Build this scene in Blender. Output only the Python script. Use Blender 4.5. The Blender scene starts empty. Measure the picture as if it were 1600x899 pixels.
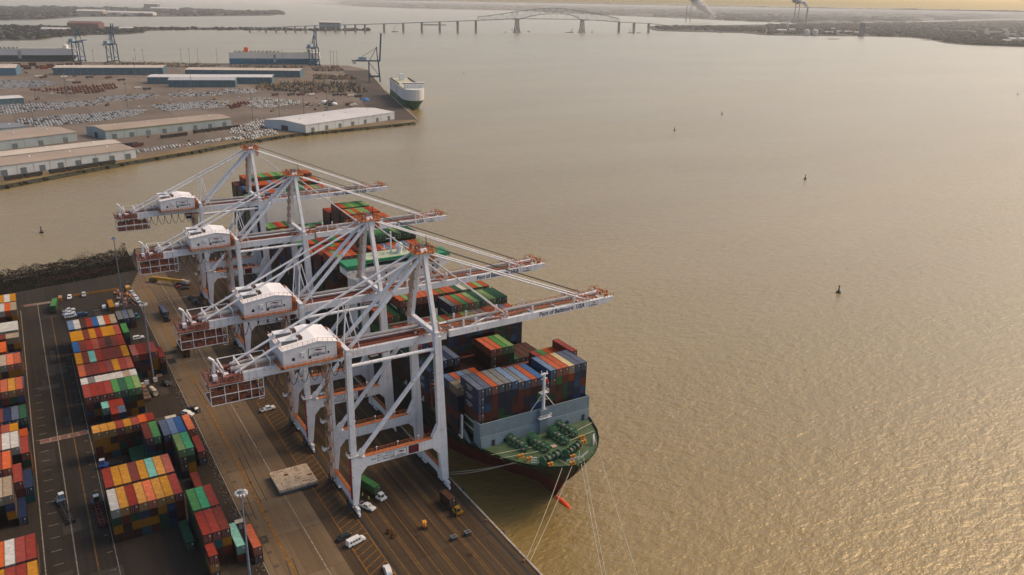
import bpy, math, random
from mathutils import Vector, Matrix
rnd = random.Random(11)
C = bpy.context.scene.collection
scene = bpy.context.scene
PI = math.pi
R = math.radians

# ------------------------------------------------------------------ camera
FPX, PITCH, ROLL, YAW, CAMZ = 1281.193, .3337327, .0186866, .5457578, 150.0
fw = Vector((math.sin(YAW)*math.cos(PITCH), math.cos(YAW)*math.cos(PITCH), -math.sin(PITCH)))
r0 = Vector((math.cos(YAW), -math.sin(YAW), 0)); u0 = r0.cross(fw)
CR = r0*math.cos(ROLL)+u0*math.sin(ROLL); CU = -r0*math.sin(ROLL)+u0*math.cos(ROLL)
CAM = Vector((0, 0, CAMZ))
cd = bpy.data.cameras.new('camera'); cam = bpy.data.objects.new('camera', cd); C.objects.link(cam)
cam.matrix_world = Matrix(((CR.x, CU.x, -fw.x, 0), (CR.y, CU.y, -fw.y, 0), (CR.z, CU.z, -fw.z, CAMZ), (0, 0, 0, 1)))
cd.sensor_width = 36; cd.lens = 36*FPX/1600; cd.clip_start = 1; cd.clip_end = 300000
scene.camera = cam

def at(x, y, Z=0.0):
    """survey help: where the sight line of a photo point meets the level Z"""
    d = fw*FPX + CR*(x-800) - CU*(y-449.5)
    t = (Z-CAMZ)/d.z
    return CAM + d*t
def onplane(x, y, p0, n):
    d = fw*FPX + CR*(x-800) - CU*(y-449.5)
    return CAM + d*((Vector(p0)-CAM).dot(n)/d.dot(n))

# ------------------------------------------------------------------ helpers
class MB:
    def __init__(s): s.v = []; s.f = []; s.m = []
    def face(s, pts, mi=0):
        n = len(s.v); s.v += [tuple(p) for p in pts]; s.f.append(tuple(range(n, n+len(pts)))); s.m.append(mi)
    def box(s, x0, x1, y0, y1, z0, z1, mi=0, top=None):
        n = len(s.v)
        s.v += [(x0,y0,z0),(x1,y0,z0),(x1,y1,z0),(x0,y1,z0),(x0,y0,z1),(x1,y0,z1),(x1,y1,z1),(x0,y1,z1)]
        for k, q in enumerate(((3,2,1,0),(4,5,6,7),(0,1,5,4),(1,2,6,5),(2,3,7,6),(3,0,4,7))):
            s.f.append(tuple(n+i for i in q)); s.m.append(top if (k == 1 and top is not None) else mi)
        return s
    def hexa(s, b, t, mi=0, top=None):
        n = len(s.v); s.v += [tuple(p) for p in b]+[tuple(p) for p in t]
        for k, q in enumerate(((3,2,1,0),(4,5,6,7),(0,1,5,4),(1,2,6,5),(2,3,7,6),(3,0,4,7))):
            s.f.append(tuple(n+i for i in q)); s.m.append(top if (k == 1 and top is not None) else mi)
        return s
    def bar(s, p, q, w, h=None, mi=0):
        h = h or w; p = Vector(p); q = Vector(q); d = (q-p).normalized()
        a = d.cross(Vector((0,0,1)))
        if a.length < 1e-4: a = Vector((1,0,0))
        a.normalize(); b = a.cross(d).normalized()
        a *= w/2; b *= h/2
        s.hexa([p-a-b, p+a-b, p+a+b, p-a+b], [q-a-b, q+a-b, q+a+b, q-a+b], mi); return s
    def tube(s, p, q, r, n=8, mi=0, r2=None, cap=True):
        p = Vector(p); q = Vector(q); d = (q-p).normalized(); r2 = r if r2 is None else r2
        a = d.cross(Vector((0,0,1)))
        if a.length < 1e-4: a = Vector((1,0,0))
        a.normalize(); b = d.cross(a).normalized()
        k = len(s.v)
        for c, rr in ((p, r), (q, r2)):
            for i in range(n):
                t = 2*PI*i/n; s.v.append(tuple(c+a*math.cos(t)*rr+b*math.sin(t)*rr))
        for i in range(n):
            j = (i+1) % n; s.f.append((k+i, k+j, k+n+j, k+n+i)); s.m.append(mi)
        if cap:
            s.f.append(tuple(k+i for i in reversed(range(n)))); s.m.append(mi)
            s.f.append(tuple(k+n+i for i in range(n))); s.m.append(mi)
        return s
    def path(s, pts, r, n=5, mi=0):
        for a, b in zip(pts, pts[1:]): s.tube(a, b, r, n, mi, cap=False)
        return s
    def prism(s, poly, a, b, axis='z', mi=0, top=None):
        def P(u, v, w): return {'z': (u, v, w), 'y': (u, w, v), 'x': (w, u, v)}[axis]
        n = len(poly); k = len(s.v)
        s.v += [P(u, v, a) for u, v in poly]+[P(u, v, b) for u, v in poly]
        s.f.append(tuple(k+i for i in reversed(range(n)))); s.m.append(mi)
        s.f.append(tuple(k+n+i for i in range(n))); s.m.append(mi if top is None else top)
        for i in range(n):
            j = (i+1) % n; s.f.append((k+i, k+j, k+n+j, k+n+i)); s.m.append(mi)
        return s
    def dome(s, c, r, h, n=10, m=4, mi=0):
        k = len(s.v); cx, cy, cz = c
        for j in range(m):
            t = PI/2*j/m
            for i in range(n):
                a = 2*PI*i/n; s.v.append((cx+r*math.cos(t)*math.cos(a), cy+r*math.cos(t)*math.sin(a), cz+h*math.sin(t)))
        s.v.append((cx, cy, cz+h))
        for j in range(m-1):
            for i in range(n):
                q = (i+1) % n; s.f.append((k+j*n+i, k+j*n+q, k+(j+1)*n+q, k+(j+1)*n+i)); s.m.append(mi)
        for i in range(n):
            s.f.append((k+(m-1)*n+i, k+(m-1)*n+(i+1) % n, k+m*n)); s.m.append(mi)
        return s
    def blob(s, c, rx, ry, rz, rg, n=7, m=5, jit=.2, mi=0):
        k = len(s.v); cx, cy, cz = c
        for j in range(m+1):
            t = -PI/2+PI*j/m
            for i in range(n):
                a = 2*PI*i/n; q = 1+rg.uniform(-jit, jit)
                s.v.append((cx+rx*q*math.cos(t)*math.cos(a), cy+ry*q*math.cos(t)*math.sin(a), cz+rz*q*math.sin(t)))
        for j in range(m):
            for i in range(n):
                q = (i+1) % n; s.f.append((k+j*n+i, k+j*n+q, k+(j+1)*n+q, k+(j+1)*n+i)); s.m.append(mi)
        return s
    def mesh(s, name, mats, fix=False):
        me = bpy.data.meshes.new(name); me.from_pydata(s.v, [], s.f)
        for m in (mats if isinstance(mats, (list, tuple)) else [mats]): me.materials.append(m)
        if any(s.m): me.polygons.foreach_set('material_index', s.m)
        if fix:
            import bmesh
            bm = bmesh.new(); bm.from_mesh(me); bmesh.ops.recalc_face_normals(bm, faces=bm.faces); bm.to_mesh(me); bm.free()
        me.update(); return me
    def build(s, name, mats, parent=None, loc=None, fix=True):
        return link(name, s.mesh(name, mats, fix), parent, loc)

def link(name, me, parent=None, loc=None, rz=0):
    o = bpy.data.objects.new(name, me); C.objects.link(o)
    if parent: o.parent = parent
    if loc: o.location = loc
    if rz: o.rotation_euler = (0, 0, rz)
    return o
def smooth(o):
    for p in o.data.polygons: p.use_smooth = True
    return o
def tag(o, label, cat, group=None, kind=None):
    o['label'] = label; o['category'] = cat
    if group: o['group'] = group
    if kind: o['kind'] = kind
    return o
def struct(o):
    o['kind'] = 'structure'; return o
def empty(name, loc, rz, label, cat, group=None):
    o = bpy.data.objects.new(name, None); C.objects.link(o); o.location = loc; o.rotation_euler = (0, 0, rz)
    o.empty_display_size = .5
    return tag(o, label, cat, group)
def dup(o, loc=None, rz=None, label=None, parent=None, group=None):
    c = o.copy(); C.objects.link(c)
    if parent: c.parent = parent
    for ch in list(o.children): dup(ch, parent=c)
    if loc is not None: c.location = loc
    if rz is not None: c.rotation_euler = (0, 0, rz)
    if label: c['label'] = label
    if group: c['group'] = group
    return c
ORD = ['first','second','third','fourth','fifth','sixth','seventh','eighth','ninth','tenth','eleventh','twelfth','thirteenth','fourteenth','fifteenth','sixteenth','seventeenth','eighteenth','nineteenth','twentieth','twenty-first','twenty-second','twenty-third','twenty-fourth']
_tx = {}
def text_mesh(body, size, mat, shear=0, bold=0, align='LEFT', width=None):
    key = (body, size, mat.name, shear, bold, align, width)
    if key in _tx: return _tx[key]
    cu = bpy.data.curves.new('lettering', 'FONT'); cu.body = body; cu.size = size; cu.shear = shear; cu.offset = bold
    cu.align_x = align; cu.resolution_u = 2; cu.extrude = 0.02
    o = bpy.data.objects.new('lettering', cu); C.objects.link(o)
    bpy.context.view_layer.update()
    me = bpy.data.meshes.new_from_object(o.evaluated_get(bpy.context.evaluated_depsgraph_get()))
    bpy.data.objects.remove(o); bpy.data.curves.remove(cu)
    if width:
        xs = [v.co.x for v in me.vertices]; k = width/max(1e-6, max(xs)-min(xs)); x0 = min(xs)
        for v in me.vertices: v.co.x = (v.co.x-x0)*k + (0 if align == 'LEFT' else x0*k)
    me.materials.clear(); me.materials.append(mat); _tx[key] = me
    return me

# ------------------------------------------------------------------ materials
_mc = {}
def lin(c): return tuple(c)+(1,)
def nodes(m):
    m.use_nodes = True; nt = m.node_tree; return nt, nt.nodes['Principled BSDF']
def mix(nt, fac, a, b, mode='MIX'):
    n = nt.nodes.new('ShaderNodeMix'); n.data_type = 'RGBA'; n.blend_type = mode
    for sock, v in ((n.inputs[0], fac), (n.inputs[6], a), (n.inputs[7], b)):
        if isinstance(v, (int, float)): sock.default_value = v
        elif isinstance(v, tuple): sock.default_value = v
        else: nt.links.new(v, sock)
    return n.outputs[2]
def noise(nt, scale, detail=3, rough=.55, vec=None, out=0, map=None):
    n = nt.nodes.new('ShaderNodeTexNoise'); n.inputs['Scale'].default_value = scale
    n.inputs['Detail'].default_value = detail; n.inputs['Roughness'].default_value = rough
    if vec is not None: nt.links.new(vec, n.inputs['Vector'])
    return n.outputs[out]
def coords(nt, scale=None, rot=None, kind='Object'):
    t = nt.nodes.new('ShaderNodeTexCoord'); o = t.outputs[kind]
    if scale or rot:
        m = nt.nodes.new('ShaderNodeMapping'); nt.links.new(o, m.inputs[0])
        if scale: m.inputs['Scale'].default_value = scale
        if rot: m.inputs['Rotation'].default_value = rot
        o = m.outputs[0]
    return o
def ramp(nt, v, lo, hi):
    n = nt.nodes.new('ShaderNodeMapRange'); nt.links.new(v, n.inputs[0]); n.inputs[1].default_value = lo; n.inputs[2].default_value = hi
    return n.outputs[0]
def paint(name, col, rough=.6, var=.25, scale=.6, rust=0, rustcol=(.16,.05,.02), metal=0, rand=0, spec=.3, streak=0):
    if name in _mc: return _mc[name]
    m = bpy.data.materials.new(name); nt, b = nodes(m)
    b.inputs['Roughness'].default_value = rough; b.inputs['Metallic'].default_value = metal
    b.inputs['Specular IOR Level'].default_value = spec
    vec = coords(nt)
    f = ramp(nt, noise(nt, scale, 4, .65, vec), .3, .7)
    c = mix(nt, f, lin([x*(1-var) for x in col]), lin([min(1, x*(1+var)) for x in col]))
    if rand:
        oi = nt.nodes.new('ShaderNodeObjectInfo')
        hv = nt.nodes.new('ShaderNodeHueSaturation'); nt.links.new(c, hv.inputs['Color'])
        mr = nt.nodes.new('ShaderNodeMapRange'); nt.links.new(oi.outputs['Random'], mr.inputs[0]); mr.inputs[3].default_value = 1-rand; mr.inputs[4].default_value = 1+rand
        nt.links.new(mr.outputs[0], hv.inputs['Value'])
        mr2 = nt.nodes.new('ShaderNodeMapRange'); nt.links.new(oi.outputs['Random'], mr2.inputs[0]); mr2.inputs[3].default_value = 1.0; mr2.inputs[4].default_value = .9
        nt.links.new(mr2.outputs[0], hv.inputs['Saturation']); c = hv.outputs[0]
    if rust:
        f2 = ramp(nt, noise(nt, scale*2.3, 6, .7, vec), .62-rust*.2, .72-rust*.1)
        c = mix(nt, f2, c, lin(rustcol))
    if streak:
        f3 = ramp(nt, noise(nt, 1, 5, .65, coords(nt, (1.1, 1.1, .045))), .53, .8); c = mix(nt, f3, c, mix(nt, streak, c, lin((.30,.17,.10))))
        f4 = ramp(nt, noise(nt, .35, 4, .6, vec), .5, .8); c = mix(nt, f4, c, mix(nt, .22, c, lin((.30,.26,.24))))
    nt.links.new(c, b.inputs['Base Color']); _mc[name] = m; return m
def glass(name, col=(.02,.03,.035)):
    if name in _mc: return _mc[name]
    m = bpy.data.materials.new(name); nt, b = nodes(m); b.inputs['Base Color'].default_value = lin(col); b.inputs['Roughness'].default_value = .12
    _mc[name] = m; return m
def ground(name, c1, c2, sx, sy, stain=.35, streak=.3, rough=.9, mortar=.7, big=.02, joint=.006):
    m = bpy.data.materials.new(name); nt, b = nodes(m); b.inputs['Roughness'].default_value = rough; b.inputs['Specular IOR Level'].default_value = .12
    vec = coords(nt)
    br = nt.nodes.new('ShaderNodeTexBrick'); mp = coords(nt, (1/sx, 1/sy, 1)); nt.links.new(mp, br.inputs['Vector'])
    br.inputs['Scale'].default_value = 1; br.inputs['Brick Width'].default_value = 1; br.inputs['Row Height'].default_value = 1
    br.inputs['Mortar Size'].default_value = joint; br.inputs['Mortar Smooth'].default_value = .3; br.offset = .0; br.inputs['Bias'].default_value = 0
    br.inputs['Color1'].default_value = lin(c1); br.inputs['Color2'].default_value = lin(c2); br.inputs['Mortar'].default_value = lin([x*mortar for x in c1])
    c = br.outputs[0]
    f = ramp(nt, noise(nt, big, 5, .6, vec), .3, .75); c = mix(nt, f, c, mix(nt, 1.0, c, (1-stain,)*3+(1,), 'MULTIPLY'))
    f = ramp(nt, noise(nt, 1, 4, .6, coords(nt, (.9, .012, 1))), .48, .75)
    c = mix(nt, f, c, mix(nt, 1.0, c, (1-streak,)*3+(1,), 'MULTIPLY'))
    f = ramp(nt, noise(nt, .6, 6, .75, vec), .55, .8); c = mix(nt, f, c, mix(nt, 1.0, c, (.62,.6,.58,1), 'MULTIPLY'))
    f = ramp(nt, noise(nt, .22, 3, .5, vec), .66, .74); c = mix(nt, f, c, mix(nt, 1.0, c, (.55,.53,.5,1), 'MULTIPLY'))
    nt.links.new(c, b.inputs['Base Color'])
    bp = nt.nodes.new('ShaderNodeBump'); bp.inputs['Strength'].default_value = .15; nt.links.new(noise(nt, 2, 4, .6, vec), bp.inputs['Height']); nt.links.new(bp.outputs[0], b.inputs['Normal'])
    return m

WHITE = paint('white_paint', (.64,.645,.67), .5, .07, .25, .2, (.42,.28,.21), streak=.55)
WHITE2 = paint('white_paint_clean', (.66,.65,.66), .5, .06, .3, streak=.3)
RUST = paint('orange_primer', (.42,.13,.045), .75, .45, 1.2)
RUSTD = paint('dark_red_primer', (.15,.03,.022), .75, .35, .8)
DARK = paint('dark_steel', (.03,.032,.036), .6, .3)
STEEL = paint('grey_steel', (.22,.23,.24), .5, .2)
RUBBER = paint('rubber', (.012,.012,.013), .8, .2)
GLASS = glass('dark_glass')
YELLOW = paint('yellow_paint', (.55,.26,.03), .6, .2, 2)
LETTER = paint('navy_lettering', (.008,.022,.06), .6, .1)
LWHITE = paint('white_lettering', (.6,.6,.56), .6, .1)

# ------------------------------------------------------------------ world, sun, haze
SUN_AZ, SUN_EL = R(-4), R(44)          # from +X towards +Y
w = bpy.data.worlds.new('World'); scene.world = w; w.use_nodes = True
nt = w.node_tree; bg = nt.nodes['Background']
sky = nt.nodes.new('ShaderNodeTexSky'); sky.sky_type = 'NISHITA'; sky.sun_disc = False
sky.sun_elevation = SUN_EL; sky.sun_rotation = PI/2-SUN_AZ; sky.altitude = 150
sky.air_density = 1.0; sky.dust_density = 3.0; sky.ozone_density = 1.0
nt.links.new(sky.outputs[0], bg.inputs[0]); bg.inputs[1].default_value = .15
sl = bpy.data.lights.new('sun', 'SUN'); so = bpy.data.objects.new('sun', sl); C.objects.link(so)
sl.energy = 1.6; sl.angle = R(26); sl.color = (1, .76, .50)
sd = Vector((math.cos(SUN_AZ)*math.cos(SUN_EL), math.sin(SUN_AZ)*math.cos(SUN_EL), math.sin(SUN_EL)))
so.rotation_euler = sd.to_track_quat('Z', 'Y').to_euler(); so.location = (300, 0, 300)
vs = scene.view_settings; vs.view_transform = 'Standard'; vs.look = 'None'; vs.exposure = .38; vs.use_white_balance = True; vs.white_balance_temperature = 7300; vs.gamma = 1
scene.cycles.use_denoising = True; scene.cycles.max_bounces = 5; scene.cycles.volume_bounces = 1; scene.cycles.diffuse_bounces = 3
scene.cycles.transparent_max_bounces = 6

hz = MB().box(-70000, 70000, -60000, 80000, -14, 168).build('haze', [])
tag(hz, 'pale blue haze that veils the far shore and bridge', 'haze', kind='stuff')
hm = bpy.data.materials.new('haze_air'); hm.use_nodes = True; nt = hm.node_tree; nt.nodes.remove(nt.nodes['Principled BSDF'])
pv = nt.nodes.new('ShaderNodeVolumePrincipled'); pv.inputs['Color'].default_value = (.86,.87,.88,1); pv.inputs['Density'].default_value = 4e-5
pv.inputs['Anisotropy'].default_value = .2
nt.links.new(pv.outputs[0], nt.nodes['Material Output'].inputs['Volume']); hz.data.materials.append(hm)

# ------------------------------------------------------------------ water
WZ = -3.4
m = bpy.data.materials.new('harbour_water'); nt, b = nodes(m)
b.inputs['Base Color'].default_value = (.22,.128,.04,1); b.inputs['Roughness'].default_value = .26; b.inputs['IOR'].default_value = 1.55; b.inputs['Specular Tint'].default_value = (1,.87,.66,1)
h1 = noise(nt, 1, 3, .55, coords(nt, (.17, .27, 1), (0, 0, YAW)))
h2 = noise(nt, 1, 4, .6, coords(nt, (.5, .85, 1), (0, 0, YAW+.25)))
h3 = noise(nt, .012, 3, .5, coords(nt))
ad = nt.nodes.new('ShaderNodeMath'); ad.operation = 'MULTIPLY_ADD'; nt.links.new(h2, ad.inputs[0]); ad.inputs[1].default_value = .45; nt.links.new(h1, ad.inputs[2])
bp = nt.nodes.new('ShaderNodeBump'); bp.inputs['Strength'].default_value = 1; bp.inputs['Distance'].default_value = 1.0
nt.links.new(ad.outputs[0], bp.inputs['Height']); pst = nt.nodes.new('ShaderNodeMapRange'); nt.links.new(noise(nt, 1, 3, .6, coords(nt, (.0035, .011, 1), (0, 0, YAW+.2))), pst.inputs[0]); pst.inputs[1].default_value = .3; pst.inputs[2].default_value = .7; pst.inputs[3].default_value = .55; pst.inputs[4].default_value = 1.0; nt.links.new(pst.outputs[0], bp.inputs['Strength'])
wc = mix(nt, ramp(nt, noise(nt, 1, 4, .6, coords(nt, (.002, .005, 1), (0, 0, YAW+.5))), .35, .7), (.205,.138,.046,1), (.25,.172,.062,1)); nt.links.new(wc, b.inputs['Base Color']); nt.links.new(bp.outputs[0], b.inputs['Normal'])
WATER = m
o = MB(); o.face([(-69000,-59000,WZ),(69000,-59000,WZ),(69000,79000,WZ),(-69000,79000,WZ)])
struct(o.build('water', WATER, fix=False))
# ------------------------------------------------------------------ near quay: ground sheets and painted marks
QX = 106.8
asph = ground('yard_asphalt', (.036,.0275,.0205), (.046,.035,.026), 9, 40, .3, .35, joint=.002)
conc = ground('apron_concrete', (.150,.100,.058), (.20,.138,.083), 7.2, 21, .28, .3)
conc2 = ground('apron_brown', (.072,.047,.028), (.092,.061,.037), 9, 14, .35, .45)
conc3 = ground('crane_lane', (.070,.045,.0265), (.085,.056,.034), 3.2, 30, .3, .62, joint=.004)
wallm = paint('quay_wall', (.08,.07,.06), .9, .3, .4)
poly = [(-420,-260),(QX,-260),(QX,552),(53,545),(48.5,496),(43,496),(-20,484.3),(-420,402)]
struct(MB().prism(poly, -7, 0, 'z', 1, 0).build('quay_ground', [asph, wallm]))
def sheet(name, pts, z, mat): 
    o = MB(); o.face([(x, y, z) for x, y in pts]); return struct(o.build(name, mat, fix=False))
sheet('concrete_apron', [(41.6,-255),(61.5,-255),(61.5,544),(53.2,543),(48.7,496),(41.6,470)], .004, conc)
sheet('brown_apron', [(61.5,-255),(72.1,-255),(72.1,546),(61.5,545)], .004, conc2)
sheet('crane_lanes', [(72.8,-255),(103.3,-255),(103.3,551),(72.8,548)], .004, conc3)
sheet('quay_coping', [(104.3,-255),(106.2,-255),(106.2,551),(104.3,551)], .004, conc2)
slot = paint('rail_slot', (.022,.020,.018), .6, .3)
sheet('crane_rail', [(72.1,-255),(72.8,-255),(72.8,548),(72.1,547)], .004, slot)
sheet('crane_rail', [(103.3,-255),(104.3,-255),(104.3,551),(103.3,551)], .004, slot)
WHL = paint('worn_white_line', (.27,.225,.175), .9, .45, .8, .75, (.06,.046,.034))
YLL = paint('worn_yellow_line', (.24,.10,.010), .9, .45, .6, .75, (.07,.045,.027))
YLF = paint('faded_yellow_line', (.15,.075,.016), .9, .4, .5, .55, (.078,.051,.031))
PNK = paint('worn_red_box', (.17,.07,.055), .9, .3, .8)
def lines(name, rects, mat, z=.009):
    o = MB()
    for x0, x1, y0, y1 in rects: o.face([(x0,y0,z),(x1,y0,z),(x1,y1,z),(x0,y1,z)])
    return struct(o.build(name, mat, fix=False))
coping = MB().box(106.2, 106.8, -255, 551, -.2, .25)
struct(coping.build('quay_kerb', paint('kerb_paint', (.36,.31,.25), .9, .3, .4, .3, (.12,.09,.06))))
lines('white_lane_line', [(-3.95,-3.65,100,462), (41.1,41.45,60,470), (55.8,56.15,60,470), (6.0,6.2,120,380), (-11.6,-11.3,120,455)], WHL)
lines('yellow_lane_line', [(47.3,48.0,60,466)], YLL)
lines('faded_lane_line', [(1.0,1.35,100,440)], YLF)
lines('yellow_lane_line', [(65.0,65.3,60,300), (71.4,71.7,60,470)], YLL)
o = MB()
y = 60
while y < 470:
    o.face([(65.3,y,.013),(65.6,y,.013),(71.4,y+3.4,.013),(71.4,y+3.75,.013),(71.1,y+3.75,.013)] if 0 else [(65.3,y,.013),(65.3,y+.28,.013),(71.4,y+3.9,.013),(71.4,y+3.62,.013)]); y += 3.0 if y < 330 else 3.6
struct(o.build('hatched_keep_clear_zone', YLL, fix=False))
rects = []
for k, x in enumerate((74.6, 78.2, 78.9, 82.6, 86.2, 86.9, 90.6, 94.2, 94.9, 98.6)):
    rects.append((x, x+.28, 60, 520))
lines('faded_lane_line', rects, YLF)
lines('cross_lane_line', [(20,71,438.2,438.7), (30,56,352,352.4)], WHL)
# dashed row marks beside the yard blocks
lines('parking_tick', [(-9.6,-7.0,y,y+.22) for y in range(150, 360, 7)]+[(4.0,5.4,y,y+.2) for y in range(190, 400, 9)], WHL)
lines('wheel_stain', [(43.2+.1*(k % 3),44.6,y,y+1.1) for k, y in enumerate(range(196, 300, 7))], paint('oil_stain', (.075,.055,.04), .9, .2), .007)
# ladder box and the word boxes on the road
def ladder(x0, x1, y0, y1, n, bars=True):
    lines('road_box_fill', [(x0,x1,y0,y1)], PNK, .008)
    rr = [(x0,x1,y0,y0+.35),(x0-1.2,x1,y1-.35,y1)]
    if bars: rr += [(x0+(x1-x0)*k/n, x0+(x1-x0)*k/n+.45, y0+.36, y1-.36) for k in range(1, n+1)]
    lines('road_box_line', rr, WHL, .012)
ladder(-9.4, 5.6, 303.3, 306.6, 5)
ladder(-10.0, 4.6, 460.6, 463.6, 1, False)
ladder(47.6, 57.0, 467.6, 470.4, 1, False)
for (x, y, s) in ((-5.3,461.1,2.5), (50.2,468.0,2.2)):
    lines('road_box_patch', [(x-.3,x+s*2.75,y-.1,y+s*.82)], WHL, .016)
    o = link('road_lettering', text_mesh('STOP', s*.95, RUSTD, width=s*2.5), loc=(x, y, .028)); struct(o)
# fallen gravel strip along the yard edge
o = MB()
for k in range(420):
    y = rnd.uniform(190, 350); x = 40.3+rnd.gauss(0, .8); s = rnd.uniform(.05,.17)
    o.blob((x, y, s*.5), s, s, s*.7, rnd, 5, 3)
tag(o.build('gravel', paint('pale_gravel', (.3,.26,.21), .9), fix=False), 'strip of loose pale gravel along the white edge line of the yard', 'gravel', kind='stuff')

# fenders under the coping
fm = paint('blue_black_fender', (.02,.035,.06), .7)
fd = MB().tube((0,0,0), (0,0,-2.6), .75, 10).build('quay_fender', fm)
tag(fd, 'dark fender pad hanging on the quay wall below the coping', 'fender', 'fenders along the quay wall')
for k in range(1, 14): dup(fd, (107.5, 128+26*k, -.7))
fd.location = (107.5, 128, -.7)
# bollards on the coping
bo = MB(); bo.tube((0,0,0), (0,0,.45), .28, 8); bo.tube((0,0,.45), (0,0,.65), .42, 8)
bo = bo.build('mooring_bollard', paint('rusty_bollard', (.20,.07,.03), .8))
tag(bo, 'small rusty mooring bollard on the quay coping', 'bollard', 'bollards on the quay coping')
for k in range(1, 15): dup(bo, (105.3, 120+22*k, .004))
bo.location = (105.3, 120, .004)

# ------------------------------------------------------------------ shore bank with brush at the end of the yard
bank = MB()
bx = [(-420,402,468),(-120,463,512),(-60,474,522),(-20,484.3,528),(20,491,540),(43,496,545),(48.5,497,549),(53,545,552)]
for (xa,ya,wa),(xb,yb,wb) in zip(bx, bx[1:]):
    bank.face([(xa,ya,-.02),(xb,yb,-.02),(xb,(yb+wb)/2,-.6),(xa,(ya+wa)/2,-.6)]); bank.face([(xa,(ya+wa)/2,-.6),(xb,(yb+wb)/2,-.6),(xb,wb,-4.5),(xa,wa,-4.5)])
struct(bank.build('shore_bank', paint('bank_soil', (.035,.024,.014), .95, .4, .2), fix=False))
BR = [paint('brush_brown', (.019,.0125,.007), .95, .4, .1), paint('brush_dark', (.009,.0085,.005), .95, .4, .1), paint('brush_rust', (.038,.017,.008), .95, .4, .1), paint('brush_olive', (.016,.0145,.006), .95, .4, .1)]
from mathutils import noise as mnoise
def bankz(x):
    for (xa,ya,wa),(xb,yb,wb) in zip(bx, bx[1:]):
        if xa <= x <= xb and xb-xa > 4: k = (x-xa)/(xb-xa); return ya+(yb-ya)*k, wa+(wb-wa)*k
    return 499, 548
o = MB(); rg = random.Random(5)
for q in range(52000):
    x = -64+rg.random()*112; y0, y1 = bankz(x); u = rg.random(); y = y0+1.2+(y1-y0-2.2)*u
    n1 = mnoise.noise((x*.16, y*.16, 0)); n2 = mnoise.noise((x*.05+9, y*.07, 3))
    h = max(.25, (.5+2.2*max(0, u-.12))*(1+.7*n1))*(1+.4*n2)
    if u > .86: h *= 1.25+1.2*max(0, n1)
    if .2 < u < .36 and x > -2: h *= .35
    t = rg.random()**.6; z = -.2-2.6*max(0, u-.55)+h*t; s_ = rg.uniform(.10,.26)*(1.0 if t < .8 else .75)
    d1 = Vector((rg.gauss(0,.6), rg.gauss(0,.6), 1.2)).normalized()*s_*1.8; d2 = Vector((rg.gauss(0,1), rg.gauss(0,1), rg.gauss(0,.3))).normalized()*s_
    c = Vector((x, y, z)); mi = 2 if (.2 < u < .36 and x > -2) else (1 if n1 < -.12 else (0 if n2 < .1 else 3)); o.face([c-d1, c+d2, c+d1, c-d2], mi)
tag(o.build('brush_thicket', BR, fix=False), 'dark brown brush thicket covering the shore bank behind the yard', 'brush', kind='stuff')
# repaired patches and tyre wear on the yard
o = MB(); rg = random.Random(12)
for q in range(70):
    x = rg.uniform(-11, 40); y = rg.uniform(175, 470); a = rg.choice((2,3,5,8)); b_ = rg.choice((2,4,7,12)); z = .0045+.00002*q
    o.face([(x,y,z),(x+a,y,z),(x+a,y+b_,z),(x,y+b_,z)], rg.randrange(2))
struct(o.build('asphalt_patch', [paint('patch_dark', (.030,.023,.0175), .9, .3, .5), paint('patch_light', (.047,.036,.027), .9, .3, .5)], fix=False))
o = MB()
for q in range(26):
    x = rg.choice((rg.uniform(-9,-1), rg.uniform(1,5), rg.uniform(42,58), rg.uniform(74,100))); y = rg.uniform(150, 440); L_ = rg.uniform(8, 34); dx = rg.gauss(0, 1.2); z = .0135+.00003*q; w_ = rg.uniform(.18,.3)
    for off in (0, 1.9): 
        pts = [(x+off+dx*(i/6.)**2, y+L_*i/6) for i in range(7)]
        for (xa,ya),(xb,yb) in zip(pts, pts[1:]): o.face([(xa,ya,z),(xa+w_,ya,z),(xb+w_,yb,z),(xb,yb,z)])
tm = paint('tyre_mark', (.034,.026,.020), .9, .3, 1); struct(o.build('tyre_mark', tm, fix=False))
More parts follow.
